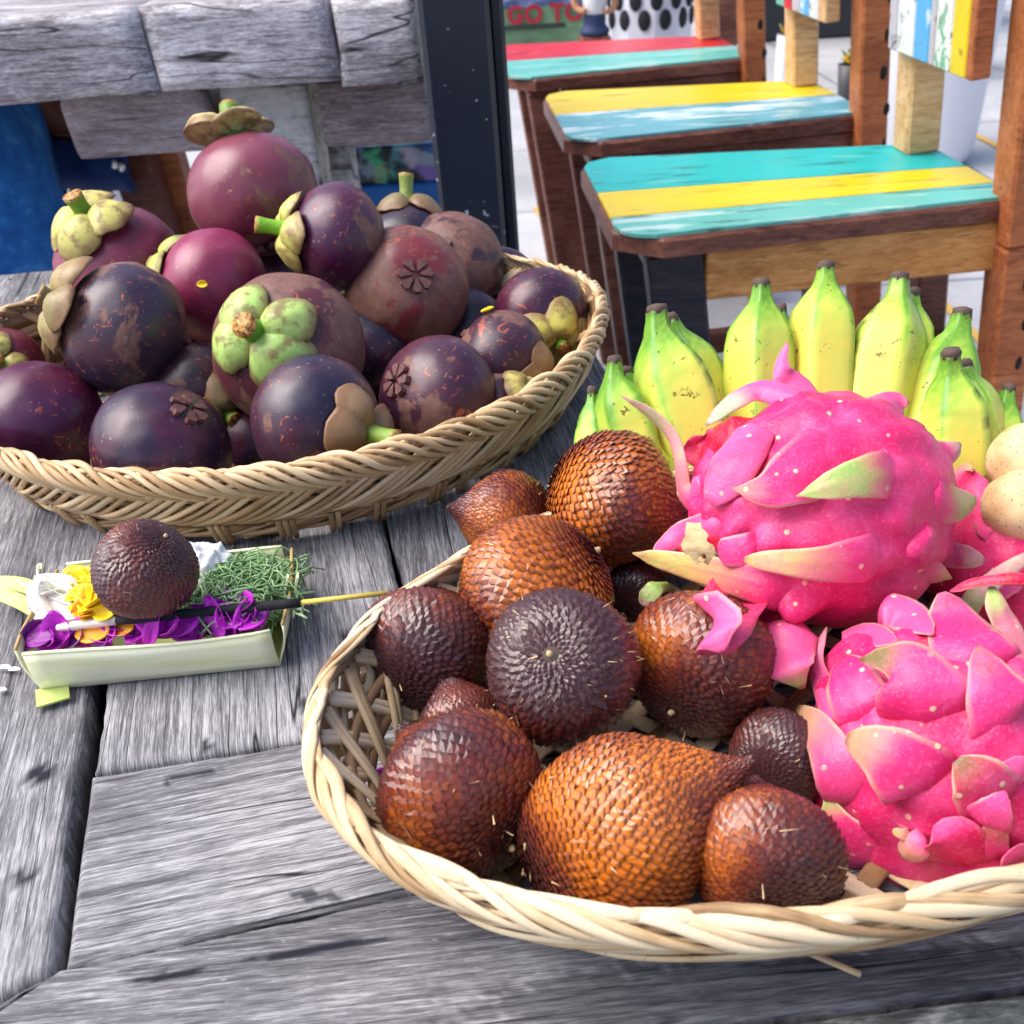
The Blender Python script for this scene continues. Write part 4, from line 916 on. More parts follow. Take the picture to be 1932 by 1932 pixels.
# ------------------------------------------------------------------ bananas
def banana_mat():
    m = M('banana_peel', 0.38); m.b.inputs['Specular IOR Level'].default_value = 0.4
    m.b.inputs['Subsurface Weight'].default_value = 0.08; m.b.inputs['Subsurface Radius'].default_value = (.004, .003, .001)
    a = m.vcol(); sep = m.n('SeparateColor'); m.l(a.outputs['Color'], sep.inputs[0]); v = m.obj((1, 1, 1), 2.0); n1 = m.noise(v, 40, 4, .6)
    t = m.math('ADD', sep.outputs[0], m.math('MULTIPLY', m.math('SUBTRACT', n1, .5), .5))
    c = m.ramp(t, [(0.0, C(98, 150, 48)), (0.25, C(148, 186, 66)), (0.5, C(186, 202, 86)), (0.95, C(222, 208, 92))])
    sp = m.noise(v, 300, 3, .6, .6); gate = m.step(m.noise(v, 45, 2), .38, .52)
    c = m.mix(m.math('MULTIPLY', m.math('MULTIPLY', m.step(sp, .645, .685), gate), .85), c, C(88, 62, 28))
    bl = m.noise(v, 90, 4, .65); c = m.mix(m.math('MULTIPLY', m.step(bl, .69, .73), .8), c, C(96, 56, 22))
    c = m.mix(sep.outputs[1], c, C(52, 40, 34)); m.color(c); m.bump(n1, .15, .001); return m.m
BANANA = banana_mat(); BTIP = plain('banana_tip_black', C(92, 74, 66), .8, var=.3, vs=400, bump=.6)
bun = empty('banana_bunch', P(1550, 1000, .43), 'bunch of short green yellow bananas standing behind the dragon fruit', 'bananas')
def banana(pts, W, t, seed, dt=0.0, green=0.0):
    rnd = random.Random(seed)
    full = list(pts)+[(1550+.30*(pts[-1][0]-1550), 985)]
    ts = np.linspace(t, t+dt, len(pts)).tolist()+[.432]
    cen = catmull([P(x, y, q) for (x, y), q in zip(full, ts)], 34)
    u = np.linspace(0, 1, 34); arc = np.concatenate([[0], np.cumsum(np.linalg.norm(np.diff(cen, axis=0), axis=1))]); R = W/2*t/F
    a = arc/(R*2)                                              # distance from the tip in banana widths
    prof = np.interp(a, [0, .10, .26, .44, .68, 1.0, 2.2, 3.0, 4.2], np.array([.26, .27, .36, .62, .90, 1.0, .98, .80, .45])*rnd.uniform(.98, 1.06))
    T = np.gradient(cen, axis=0); V = []; cols = []; n = 30; ph = rnd.uniform(0, 6.28); x = None
    dark = rnd.choice([0, 1, 2, 3, 4])
    for i in range(34):
        tn = unit(T[i]); xx = unit(np.cross(tn, FWD)) if x is None else unit(x-tn*(x@tn)); x = xx; y = np.cross(tn, xx)
        for j in range(n):
            th = 2*math.pi*j/n; k = ((th-ph)/(2*math.pi/5)) % 1.0; flat = math.cos(math.pi/5)/math.cos((k-.5)*2*math.pi/5)
            r = R*prof[i]*(0.02+0.98*flat*1.07)
            V.append(cen[i]+(math.cos(th)*xx+math.sin(th)*y)*r)
            ridge = abs(k-.5)*2; g = np.interp(a[i], [0, .25, .7, 1.2, 3], [.02, .15, .55, .85, .8])-green+.10*rnd.uniform(-1, 1)-.38*(ridge > .80)
            side = .12*math.cos(th+ph*2); dk = max(0, 1-a[i]/.06)*.8
            if int(((th-ph)/(2*math.pi/5)) % 5) == dark and ridge > .86 and mnoise.noise(Vector((a[i]*5, seed, 0))) > .05: dk = max(dk, .75)
            cols.append((min(1, max(0, g+side)), dk, 0))
    Fc = grid_faces(34, n, wrap_v=True)+[tuple(range(n))[::-1], tuple(range(33*n, 34*n))]
    b = recalc(mesh('banana', np.array(V), Fc, BANANA, bun, cols=np.array(cols)))
    d = unit(cen[0]-cen[1]); TV, TF = tube([cen[0]-d*.0015, cen[0]+d*.0012, cen[0]+d*.0026, cen[0]+d*.0030], np.array([.235, .255, .225, .11])*R, 10)
    TV = TV+0.0007*np.array([mnoise.noise_vector(Vector(tuple(p*700))) for p in TV]); mesh('blossom_tip', TV, TF, BTIP, b)
banana([(1345, 712), (1365, 765), (1400, 850)], 75, .445, 31, green=.35)
banana([(1474, 585), (1480, 650), (1480, 780)], 80, .445, 32, green=.12)
banana([(1645, 640), (1622, 715), (1600, 830)], 85, .448, 33, green=.0)
banana([(1117, 742), (1122, 800), (1150, 900)], 78, .425, 1, green=.30)
banana([(1160, 684), (1162, 725), (1186, 800), (1235, 900)], 112, .415, 2, green=.22)
banana([(1240, 588), (1246, 640), (1275, 735), (1330, 870)], 168, .420, 3)
banana([(1437, 538), (1436, 590), (1433, 690), (1440, 840)], 130, .425, 4)
banana([(1559, 506), (1556, 560), (1550, 665), (1545, 830)], 128, .425, 5)
banana([(1697, 527), (1690, 580), (1668, 675), (1640, 820)], 142, .423, 6)
banana([(1815, 594), (1806, 635), (1778, 715), (1730, 850)], 150, .422, 7)
banana([(1795, 670), (1796, 715), (1800, 795), (1780, 930)], 142, .400, 8, .01)
banana([(1903, 737), (1894, 785), (1870, 860), (1820, 970)], 105, .415, 9, green=.20)
banana([(1266, 604), (1304, 700), (1352, 840)], 112, .431, 41, green=.05)
banana([(1822, 690), (1838, 765), (1836, 880)], 100, .409, 42, .006)
banana([(1184, 704), (1218, 775), (1268, 890)], 96, .424, 43, green=.12)
banana([(1724, 556), (1716, 650), (1690, 800)], 92, .431, 44)
mesh('crown', *tube([P(1550, 960, .432), P(1545, 1000, .434), P(1540, 1040, .436)], [.014, .018, .010], 14), BANANA, bun)

# ------------------------------------------------------------------ palm leaf offering tray
def leafmat(name, a, b, c, rough=.45):
    m = M(name, rough); m.b.inputs['Subsurface Weight'].default_value = .08; m.b.inputs['Subsurface Radius'].default_value = (.002, .002, .001)
    n1 = m.noise(m.obj((30, 30, 260), 2.0), 1.0, 4, .6); m.color(m.ramp(n1, [(.3, a), (.5, b), (.7, c)])); m.bump(n1, .15, .0005); return m.m
PALM = leafmat('pale_palm_leaf', C(226, 230, 170), C(238, 240, 200), C(244, 245, 216)); PALMG = leafmat('green_palm_leaf', C(150, 172, 86), C(180, 196, 110), C(206, 214, 140))
PALME = plain('dry_leaf_edge', C(196, 164, 104), .6, var=.3, vs=200)
z5 = lambda x, y, z=0.0: atz(.4082*x, 926.6+.4082*y, z)
fl, fr_, bl, br_ = atz(80, 1303, .001), atz(529, 1256, .001), atz(128, 1082, .018), atz(533, 1046, .018)
bl[2] = br_[2] = .001; HT = .0195
tray = empty('offering_tray', (fl+br_)/2*np.array([1, 1, 0]), 'square tray folded from pale palm leaf holding flowers and incense', 'offering tray')
def wall_strip(a, b, lean, bow, h, name, mat=PALM, th=.0009, seed=0):
    d = unit(b-a); n = np.array([d[1], -d[0], 0]); V = []; nu, nv = 16, 6
    for i in range(nu):
        u = i/(nu-1)
        for j in range(nv):
            v = j/(nv-1); V.append(a+(b-a)*u+Z*(h*v+.0008*math.sin(u*5+seed)*v)+n*(lean*v+bow*math.sin(math.pi*u)*v+.0012*math.sin(v*3.1)+.0005*mnoise.noise(Vector((u*4, v*2, seed)))))
    V = np.array(V); W = np.vstack([V, V-n*th]); m = nu*nv
    Fc = grid_faces(nu, nv)+[tuple(i+m for i in f[::-1]) for f in grid_faces(nu, nv)]
    ring = [i*nv for i in range(nu)]+[(nu-1)*nv+j for j in range(1, nv)]+[i*nv+nv-1 for i in range(nu-2, -1, -1)]+list(range(nv-2, 0, -1))
    for k in range(len(ring)): p, q = ring[k], ring[(k+1) % len(ring)]; Fc.append((q, p, p+m, q+m))
    o = recalc(mesh(name, W, Fc, mat, tray))
    e = [V[i*nv+nv-1]+Z*.0002-n*th*.5 for i in range(nu)]
    mesh('rim_fold', *tube(e, .0007, 6), PALM if seed % 2 else PALME, o)
    return o
wall_strip(fl, fr_, .0035, .0015, HT, 'side_panel', seed=1); wall_strip(fr_, br_, .0045, .001, HT*.95, 'side_panel', seed=2)
wall_strip(br_, bl, .002, .001, HT, 'side_panel', seed=3); wall_strip(bl, fl, .004, .001, HT, 'side_panel', seed=4)
mesh('tray_floor', *(lambda q: (np.array([p+Z*.0006 for p in q]+[p+Z*.0016 for p in q]), [(3, 2, 1, 0), (4, 5, 6, 7)]+[(i, (i+1) % 4, 4+(i+1) % 4, 4+i) for i in range(4)]))([fl, fr_, br_, bl]), PALMG, tray, smooth=False)
def ribbon(name, pts, wd, mat, parent=None, up=Z, th=.0004):
    c = catmull(pts, 14); return strip(name, parent, c, [up]*14, wd, th, mat, .5)
a = z5(190, 940, .0012); b = z5(330, 905, .0012); mesh('corner_flap', *beam(a+(b-a)*-.05-np.array([0, .003, -.0006]), b-np.array([0, .002, -.0006]), .010, .0008, (0, 1, 0), 0), PALMG, tray, smooth=False)
for (x, y, dx, hh) in ((1300, 560, 40, .022), (1345, 545, 40, .021)):      # folded corner tips
    a = z5(x, y, .010); mesh('corner_fold', *beam(a, a+np.array([.003+dx*.00003, .004, hh*.62]), .006, .0008, (0, 1, .2), 0), PALME if dx > 40 else PALM, tray, smooth=False)
GP = 'purple petals heaped along the front of the offering tray'
rp = random.Random(5)
def off(x, y, z): return z5(x, y, z)
plist = []
for k in range(46):
    x = 160+(k/45)*1040+rp.uniform(-30, 30); y0 = 705-(x-150)*.092
    plist.append((x, y0-rp.uniform(0, 55), rp.uniform(.0165, .0215)))
for k in range(14): plist.append((rp.uniform(960, 1190), rp.uniform(500, 610), rp.uniform(.018, .024)))
for i, (x, y, z) in enumerate(plist):
    mt = PET_V if x < 250 else (PET_L if (i % 6 == 2 and 290 < x < 560) else PET_P)
    an = rp.uniform(-2.4, 2.4); al = np.array([math.cos(an), math.sin(an)*.5, rp.uniform(-.5, .5)]); up = unit(np.array([rp.uniform(-.6, .6), rp.uniform(-1.0, .1), rp.uniform(.5, 1.0)]))
    o = petal_mesh('petal', off(x, y, z), al, up, rp.uniform(.010, .018), rp.uniform(.006, .011), rp.uniform(-.35, .45), mt, seed=i, cup=rp.uniform(.1, .5))
    if mt is PET_V: lab, g = 'dark violet petal at the left corner of the offering tray', 'dark violet petals at the left corner of the tray'
    elif mt is PET_L: lab, g = 'pale lilac petal among the purple ones in the offering tray', 'pale lilac petals in the tray'
    else:
        if i >= 46: lab, g = 'purple petal standing in the tuft next to the green shreds of the tray', 'purple petals next to the green shreds'
        elif x < 520: lab, g = 'purple petal below the white burnt end of the incense stick', 'purple petals below the white end of the incense'
        elif x < 880: lab, g = 'purple petal along the middle of the tray front, below the black incense', 'purple petals at the middle of the tray front'
        else: lab, g = 'purple petal at the right corner of the tray front', 'purple petals at the right corner of the tray front'
    tag(o, lab, 'petal', g)
mg = empty('marigold', z5(430, 520, .008), 'bright yellow marigold wedged between the white bud and the snake fruit on the tray', 'flower')
for k in range(44):
    u = k/43; c = z5(375+u*70+rp.uniform(-45, 50), 405+u*165+rp.uniform(-30, 25), .022+.007*math.sin(u*3)+rp.uniform(-.002, .002)); an = rp.uniform(0, 6.28)
    petal_mesh('petal', c, np.array([math.cos(an), math.sin(an), rp.uniform(-.2, .6)]), unit(np.array([rp.uniform(-.5, .3), rp.uniform(-.9, .2), 1])), rp.uniform(.008, .012), rp.uniform(.006, .009), rp.uniform(0, .3), PET_Y if k % 7 else PET_O, mg, seed=k, cup=.3)
for (x, y, s, lab) in ((430, 650, .013, 'orange petal lying below the white end of the incense stick'), (555, 630, .011, 'small orange petal beside the black part of the incense stick')):
    tag(petal_mesh('petal', z5(x, y, .021), RGT, unit(np.array([0, -.7, 1])), s, s*.75, .1, PET_O, seed=int(x)), lab, 'petal', 'loose orange petals on the tray')
wb = empty('flower_bud', z5(285, 560, .010), 'creamy white flower bud with green strips at the left side of the tray', 'flower')
for k in range(9):
    an = k*.7; c = z5(290+18*math.cos(an), 520+14*math.sin(an), .021); ax = unit(z5(180, 470, .024)-z5(390, 570, .020))
    petal_mesh('petal', c+Z*.003*math.sin(an), ax+.12*np.array([math.cos(an), math.sin(an), 0]), unit(np.array([.5*math.cos(an), -.6, .5+.5*math.sin(an)])), .026, .016, .12, PET_W, wb, seed=k, cup=.5)
V = SPH[0]*np.array([.0125, .0085, .0085]); axb = unit(z5(390, 560, .020)-z5(190, 470, .022)); yb = unit(np.cross(Z, axb)); Rm = np.array([axb, yb, np.cross(axb, yb)])
mesh('bud_core', z5(290, 520, .019)+V@Rm, SPH[1], PET_W, wb)
ribbon('leaf_strip', [z5(-70, 425, .014), z5(60, 425, .016), z5(150, 450, .018), z5(220, 500, .018)], .0062, PALMG, wb, up=unit(np.array([0, -.6, 1])))
ribbon('leaf_strip', [z5(-70, 450, .012), z5(70, 500, .014), z5(180, 560, .017), z5(300, 640, .015)], .0060, PALMG, wb, up=unit(np.array([0, -.6, 1])))
mesh('tendril', *tube(catmull([z5(215, 500, .02), z5(190, 430, .022), z5(175, 380, .024), z5(178, 345, .026), z5(192, 340, .026), z5(190, 360, .025)], 24), .0006, 6), PALM, wb)
mesh('tendril', *tube(catmull([z5(215, 500, .02), z5(150, 455, .021), z5(85, 418, .022)], 16), .0006, 6), PALM, wb)
ct = z5(945, 395, .016); V = SPH[0]*(1+.22*nz(SPH[0], 2.2, 3)+.12*nz(SPH[0], 6, 8))[:, None]*np.array([.0125, .011, .014])
tag(mesh('cotton_tuft', ct+V, SPH[1], plain('white_cotton', C(232, 234, 236), .9, .1, var=.06, vs=300, bump=.6), base=ct), 'white cotton tuft tucked between the snake fruit and green shreds on the tray', 'cotton')
parts = []
for k in range(900):                          # finely shredded pandan leaf
    x = rp.gauss(1110, 125); y = 560-rp.random()*190-(x-860)*.12+rp.gauss(0, 18)
    if not (840 < x < 1330 and 300 < y < 625): continue
    h = .012+.010*math.sin(min(1, max(0, (x-840)/540))*math.pi)*rp.random()
    c = z5(x, y+40, h); an = rp.uniform(0, 6.28); L = rp.uniform(.005, .012); d = np.array([math.cos(an), math.sin(an), rp.uniform(-.3, .5)])*L; q = np.array([rp.gauss(0, .004), rp.gauss(0, .004), rp.uniform(0, .006)])
    parts.append(tube(catmull([c-d, c+q*1.3, c+d*.7+np.array([rp.gauss(0, .004), rp.gauss(0, .004), 0])], 7), rp.uniform(.0003, .0005), 4))
V, Fc = join(parts); o = mesh('pandan_shreds', V, Fc, leafmat('pandan_green', C(84, 122, 72), C(130, 166, 112), C(190, 212, 170), .5), base=z5(1120, 470, .01), kind='stuff'); tag(o, 'finely shredded green pandan leaf heaped in the back right of the tray', 'leaf shreds')
inc = empty('incense_stick', z5(960, 560, .022), 'incense stick with black middle lying across the front of the tray', 'incense stick')
ip = [z5(265, 632, .0225), z5(540, 597, .0245), z5(1390, 515, .0275), z5(1795, 470, .0290)]
mesh('coating', *tube([ip[1]+(ip[2]-ip[1])*u for u in np.linspace(0, 1, 12)], .0018*np.array([1, 1.04, .97, 1.02, 1, .98, 1.03, 1, .98, 1.02, 1, .92]), 12), plain('black_incense_paste', C(34, 34, 40), .75, .3, var=.2, vs=300, bump=.5), inc)
mesh('burnt_end', *tube([ip[0]+(ip[1]-ip[0])*u for u in np.linspace(0, 1, 8)], .0017*np.array([.7, 1, 1.05, .98, 1.03, 1, 1, 1]), 12), plain('pale_incense_ash', C(226, 218, 212), .85, .2, var=.12, vs=300, bump=.5), inc)
mesh('bamboo_stick', *tube([ip[2]-(ip[3]-ip[2])*.05, ip[3]], .0010, 8), plain('yellow_bamboo', C(206, 186, 84), .55, var=.15, vs=200), inc)
RICE = plain('rice_white', C(226, 226, 230), .6, var=.05)
for i, (x, y, s) in enumerate(((8, 1259, .006), (27, 1263, .005), (2, 1301, .005))):
    c = atz(x, y, .0012)
    tag(petal_mesh('rice_flake', c, np.array([1, -.15, 0]), Z, s, s*.42, .05, RICE, seed=i), ('largest white rice flake, on the grey plank left of the tray', 'small white rice flake nearest to the tray', 'white rice flake at the picture edge below the other two')[i], 'rice flake', 'rice flakes on the planks')
p = atz(712, 1478, .016); tag(petal_mesh('petal', p, np.array([.2, 1, .6]), unit(np.array([.4, -.6, .5])), .010, .006, .1, PET_P, seed=77), 'bright purple petal caught inside the oval basket against the cane', 'petal')

# ------------------------------------------------------------------ far table
Y0 = .90
def wq(x, y, Y): return aty(x, y, Y)
ft = empty('beam_table', (-.28, 1.15, FLOOR), 'far table of thick silvered beams on a dark navy metal leg', 'table')
zb = wq(400, 180, Y0)[2]; zt = wq(400, 34, Y0)[2]; ang = math.atan2(.012, .30)
dft = unit(np.array([math.cos(-.03), math.sin(-.03)*1.0, 0]))
def chunky(name, x0, x1, z0, z1, y0, y1, mat, parent, seed, axis='y', rough=.004, skew=0.0):
    """rough hewn beam, a subdivided box with uneven faces; grain along axis"""
    nx, ny, nz_ = 12, 14, 7; ctr = np.array([(x0+x1)/2, (y0+y1)/2, (z0+z1)/2])
    V = []; idx = {}; Fc = []
    def vid(i, j, k):
        if (i, j, k) not in idx:
            p = np.array([x0+(x1-x0)*i/nx, y0+(y1-y0)*j/ny, z0+(z1-z0)*k/nz_]); 
            e = sum(int(q in (0, m)) for q, m in ((i, nx), (j, ny), (k, nz_)))
            n = np.array([mnoise.noise(Vector((*(p*17), seed))), mnoise.noise(Vector((*(p*17), seed+5))), mnoise.noise(Vector((*(p*17), seed+9)))]) if False else np.array([mnoise.noise(Vector((p[0]*14+seed, p[1]*14, p[2]*22))), mnoise.noise(Vector((p[0]*14, p[1]*14+seed, p[2]*22))), mnoise.noise(Vector((p[0]*10, p[1]*14, p[2]*22+seed)))])
            p = p+n*rough+(ctr-p)/np.linalg.norm(ctr-p)*(rough*.9 if e > 1 else 0); p[0] += skew*(p[2]-z0)
            idx[(i, j, k)] = len(V); V.append(p)
        return idx[(i, j, k)]
    for a in range(nx):
        for b in range(ny): Fc += [(vid(a, b, 0), vid(a, b+1, 0), vid(a+1, b+1, 0), vid(a+1, b, 0)), (vid(a, b, nz_), vid(a+1, b, nz_), vid(a+1, b+1, nz_), vid(a, b+1, nz_))]
    for a in range(nx):
        for c in range(nz_): Fc += [(vid(a, 0, c), vid(a+1, 0, c), vid(a+1, 0, c+1), vid(a, 0, c+1)), (vid(a, ny, c), vid(a, ny, c+1), vid(a+1, ny, c+1), vid(a+1, ny, c))]
    for b in range(ny):
        for c in range(nz_): Fc += [(vid(0, b, c), vid(0, b, c+1), vid(0, b+1, c+1), vid(0, b+1, c)), (vid(nx, b, c), vid(nx, b+1, c), vid(nx, b+1, c+1), vid(nx, b, c+1))]
    V = np.array(V); A = np.array([V.min(0)[0], V.min(0)[1], V.min(0)[2]])
    X = {'x': np.array([[1, 0, 0], [0, 1, 0], [0, 0, 1.]]), 'y': np.array([[0, 1, 0], [-1, 0, 0], [0, 0, 1.]])}[axis]
    me = bpy.data.meshes.new(name); me.from_pydata(((V-A)@X.T).tolist(), [], Fc); me.materials.append(mat); me.polygons.foreach_set('use_smooth', [True]*len(me.polygons))
    o = bpy.data.objects.new(name, me); COL.objects.link(o); o.parent = parent; o.location = Vector(A-BASE[parent.name]); o.rotation_euler = (0, 0, 0 if axis == 'x' else math.pi/2); BASE[o.name] = A
    return o
def px_x(x, y, Y): return aty(x, y, Y)[0]
for i, (xa, xb, yb, yt) in enumerate(((-330, 283, 190, 50), (287, 636, 168, 30), (641, 796, 162, 14))):
    xm = (max(xa, 0)+xb)/2
    chunky('plank', px_x(xa, 100, Y0), px_x(xb, 100, Y0), wq(xm, yb, Y0)[2], wq(xm, yb, Y0)[2]+.066, Y0, Y0+.62, W_FAR, ft, 10+i*7, 'x', .0030, -.05)
YA = Y0+.05
chunky('apron', px_x(132, 240, YA), px_x(400, 240, YA), wq(265, 294, YA)[2], wq(265, 170, YA)[2], YA, YA+.035, W_APRON, ft, 41, 'x', .003, -.07)
chunky('apron', px_x(603, 240, YA), px_x(812, 240, YA), wq(705, 272, YA)[2], wq(705, 150, YA)[2], YA, YA+.035, W_APRON, ft, 47, 'x', .003)
chunky('leg', px_x(425, 240, YA+.02), px_x(592, 240, YA+.02), FLOOR, wq(500, 160, YA+.02)[2], YA+.02, YA+.09, W_PEEL, ft, 53, 'x', .003)
chunky('leg', px_x(560, 320, YA+.1), px_x(664, 320, YA+.1), FLOOR, wq(600, 274, YA+.1)[2], YA+.1, YA+.15, W_PEEL, ft, 55, 'x', .003)
NAVY = M('navy_metal_paint', .38); NAVY.b.inputs['Specular IOR Level'].default_value = .5
_v = NAVY.obj(); _c = NAVY.mix(NAVY.step(NAVY.noise(_v, 130, 3, .6), .70, .73), C(20, 30, 48), C(190, 200, 212)); NAVY.color(NAVY.mix(NAVY.math('MULTIPLY', NAVY.noise(_v, 12, 4), .5), _c, C(14, 20, 32))); NAVY.bump(NAVY.noise(_v, 60, 3), .15, .001); NAVY = NAVY.m
pa, pb = wq(856, 0, Y0-.03), wq(898, 470, Y0-.03); pd = (pb-pa)/(pb[2]-pa[2])
ptop = pa+pd*(.20-pa[2]); pbot = pa+pd*(FLOOR-pa[2])
mesh('post', *beam(pbot, ptop, .054, .05, (1, 0, 0), .004), NAVY, ft, smooth=False)
mesh('post_edge', *beam(pbot+np.array([.032, .012, 0]), ptop+np.array([.032, .012, 0]), .012, .03, (1, 0, 0), .003), NAVY, ft, smooth=False)
for dx in (-.55,):
    mesh('post', *beam((dx, Y0+.06, FLOOR), (dx, Y0+.06, .09), .06, .05, (1, 0, 0), .004), NAVY, ft, smooth=False)
mesh('rail', *beam((-.55, Y0+.5, .075), (0.0, Y0+.5, .075), .05, .05, (0, 0, 1), .004), NAVY, ft, smooth=False)

# ------------------------------------------------------------------ chairs with painted seats
HOLEM = plain('nail_hole_dark', C(30, 20, 18), .9)
def chair(cx, cy, yaw, label, stripes, hf, hb, L, boards, aprm, legm, zs=-.04, extra=()):
    root = empty('chair', (cx, cy, FLOOR), label, 'chair', 'chairs with painted plank seats')
    ca, sa = math.cos(yaw), math.sin(yaw)
    W = lambda p: np.array([cx+p[0]*ca-p[1]*sa, cy+p[0]*sa+p[1]*ca, p[2]])
    hw = lambda x: hf+(hb-hf)*(x+L/2)/L            # half width at local x (x runs from the front edge to the back)
    def outline(f0, f1, x0=-L/2, x1=L/2, rad=.042, inset=0.0):
        """strip of the trapezoid seat between fractions f0..f1 of its width (0 = near side), front corners rounded"""
        pts = []
        def xr(f):                                 # how far the rounded front corner cuts in
            d = min(f, 1-f)*2*hf; return rad-math.sqrt(max(0, rad*rad-max(0, rad-d)**2)) if d < rad else 0
        fs = np.linspace(f0, f1, 9)
        for f in fs: x = x0+xr(f)+inset; pts.append((x, (f*2-1)*(hw(x)-inset)))
        for f in (f1, f0): pts.append((x1-inset*.3, (f*2-1)*(hw(x1)-inset)))
        return pts
    def slab(name, pts, z0, z1, mat, bev=.002):
        n = len(pts); c = np.mean(pts, 0); ins = [np.array(p)+unit(c-np.array(p))*bev for p in pts]
        V = [W((*p, z0)) for p in pts]+[W((*p, z1-bev)) for p in pts]+[W((*p, z1)) for p in ins]
        Fc = [tuple(range(n))[::-1], tuple(range(2*n, 3*n))]+[(k*n+i, k*n+(i+1) % n, (k+1)*n+(i+1) % n, (k+1)*n+i) for k in (0, 1) for i in range(n)]
        return recalc(mesh(name, np.array(V), Fc, mat, root, smooth=False))
    slab('seat_frame', outline(0, 1), zs-.020, zs-.002, W_DARK, .003)
    for f0, f1, mt in stripes: slab('seat_plank', outline(f0+.004, f1-.004, inset=.0035), zs-.0025, zs+.0015, mt, .0008)
    zl = zs-.0205; sp = .055
    B = lambda name, a, b, wx, wy, xd, mt: mesh(name, *beam(W(a), W(b), wx, wy, np.array([xd[0]*ca-xd[1]*sa, xd[0]*sa+xd[1]*ca, 0]), .003), mt, root, smooth=False)
    xf = -L/2+.055
    for s, mt in ((-1, legm[0]), (1, legm[1])):
        B('leg', (xf+sp, s*(hf-.030), FLOOR), (xf, s*(hf-.034), zl), .052, .032, (1, 0), mt)
    xb = L/2+.006
    for s in (-1, 1):                                  # back legs run up as back posts
        zt_ = .34 if s < 0 else .32; y = s*(hb-.010)+(-.012 if s < 0 else -.02)
        B('back_leg', (xb+.040, y, FLOOR), (xb-.004, y, zs-.0408), .036, .040, (1, 0), W_ORANGE if s < 0 else W_DARK)
        B('back_post', (xb-.004 if s < 0 else xb-.030, y, zs-.0405 if s < 0 else zs+.0018), (xb-.050 if s < 0 else xb-.066, y, zt_), .036, .040, (1, 0), W_ORANGE if s < 0 else W_TAN)
    for k in range(11):                                # old nail holes down the near back post
        zz = zs-.16+k*.042; xx = xb+.004+(-.046*(zz-zs)/.38 if zz > zs-.04 else .044*(zs-.04-zz)/.42)+.003*math.sin(k*2.1)
        V = SPS[0]*np.array([.0032+.0012*math.sin(k*1.7), .0012, .0075+.002*math.sin(k*3.1)]); mesh('nail_hole', W((xx, -(hb-.010)-.012-.0202, zz))+V, SPS[1], HOLEM, root)
    B('apron', (xf+.028, -(hf-.026), zs-.067), (L/2-.008, -(hb-.014), zs-.067), .058, .020, (0, 0), aprm) if False else mesh('apron', *beam(W((xf+.03, -(hf-.030), zs-.0455)), W((L/2-.012, -(hb-.010), zs-.0455)), .018, .049, np.array([sa, -ca, 0]), .002), aprm, root, smooth=False)
    mesh('apron', *beam(W((xf+.03, hf-.035, zs-.0455)), W((L/2-.012, hb-.020, zs-.0455)), .018, .049, np.array([sa, -ca, 0]), .002), W_DARK, root, smooth=False)
    mesh('apron', *beam(W((xf, -(hf-.055), zs-.0445)), W((xf, hf-.055, zs-.0445)), .018, .047, np.array([ca, sa, 0]), .002), W_DARK, root, smooth=False)
    for s in (-1, 1):
        mesh('stretcher', *beam(W((xf+.045, s*(hf-.034), FLOOR+.13)), W((xb+.03, s*(hb-.022), FLOOR+.13)), .018, .032, np.array([sa, -ca, 0]), .002), W_DARK, root, smooth=False)
    mesh('stretcher', *beam(W((xb+.028, -(hb-.03), FLOOR+.20)), W((xb+.028, hb-.04, FLOOR+.20)), .018, .032, np.array([ca, sa, 0]), .002), W_DARK, root, smooth=False)
    # backrest of upright painted boards between the posts
    n = len(boards); y0, y1 = -(hb-.004), hb-.02; wsum = sum(b[1] for b in boards); y = y0
    for mt, wd in boards:
        yw = (y1-y0)*wd/wsum; zz = zs+.105; x = xb-.052
        mesh('backrest_board', *beam(W((x-.012, y+yw/2, zz)), W((x-.030, y+yw/2, zz+.18)), .018, yw-.0015, np.array([ca, sa, 0]), .0015), mt, root, smooth=False); y += yw
    return root
BR1 = [(W_ORANGE, .5), (P_YEL, 1.2), (P_GREENW, 1.3), (P_LILAC, .5), (P_SKY, 1.3), (P_WHITE, 1.6), (P_LILAC, .8)]
BR2 = [(W_TAN, .8), (P_WHITE, 1), (P_SKY, 1), (P_LILAC, 1), (P_RED, 1), (P_TEAL, 1)]
chair(.295, 1.030, math.radians(2.2), 'nearest chair, its seat painted turquoise with a broad yellow stripe', [(0, .215, P_TEAL), (.215, .515, P_YEL), (.515, 1, P_TURQ)], .148, .107, .385, BR1, W_BLOND, (W_NAVY, W_NAVY))
chair(.278, 1.412, math.radians(2.5), 'middle chair, its seat half yellow and half worn bluish teal', [(0, .5, P_TEALB), (.5, 1, P_YEL)], .160, .112, .385, BR2, W_DARK, (W_DARK, W_DARK))
chair(.228, 1.858, math.radians(2.5), 'farthest chair, its seat painted red with a teal stripe', [(0, .48, P_TEAL), (.48, 1, P_RED)], .178, .118, .400, BR2[::-1], W_DARK, (W_DARK, W_DARK))

# ------------------------------------------------------------------ things on the floor behind
def solid(name, V, Fc, mat, parent=None, **k): return recalc(mesh(name, V, Fc, mat, parent, **k))
def cyl(c, r0, r1, h, n=28):
    return tube([c, c+Z*h], [r0, r1], n)
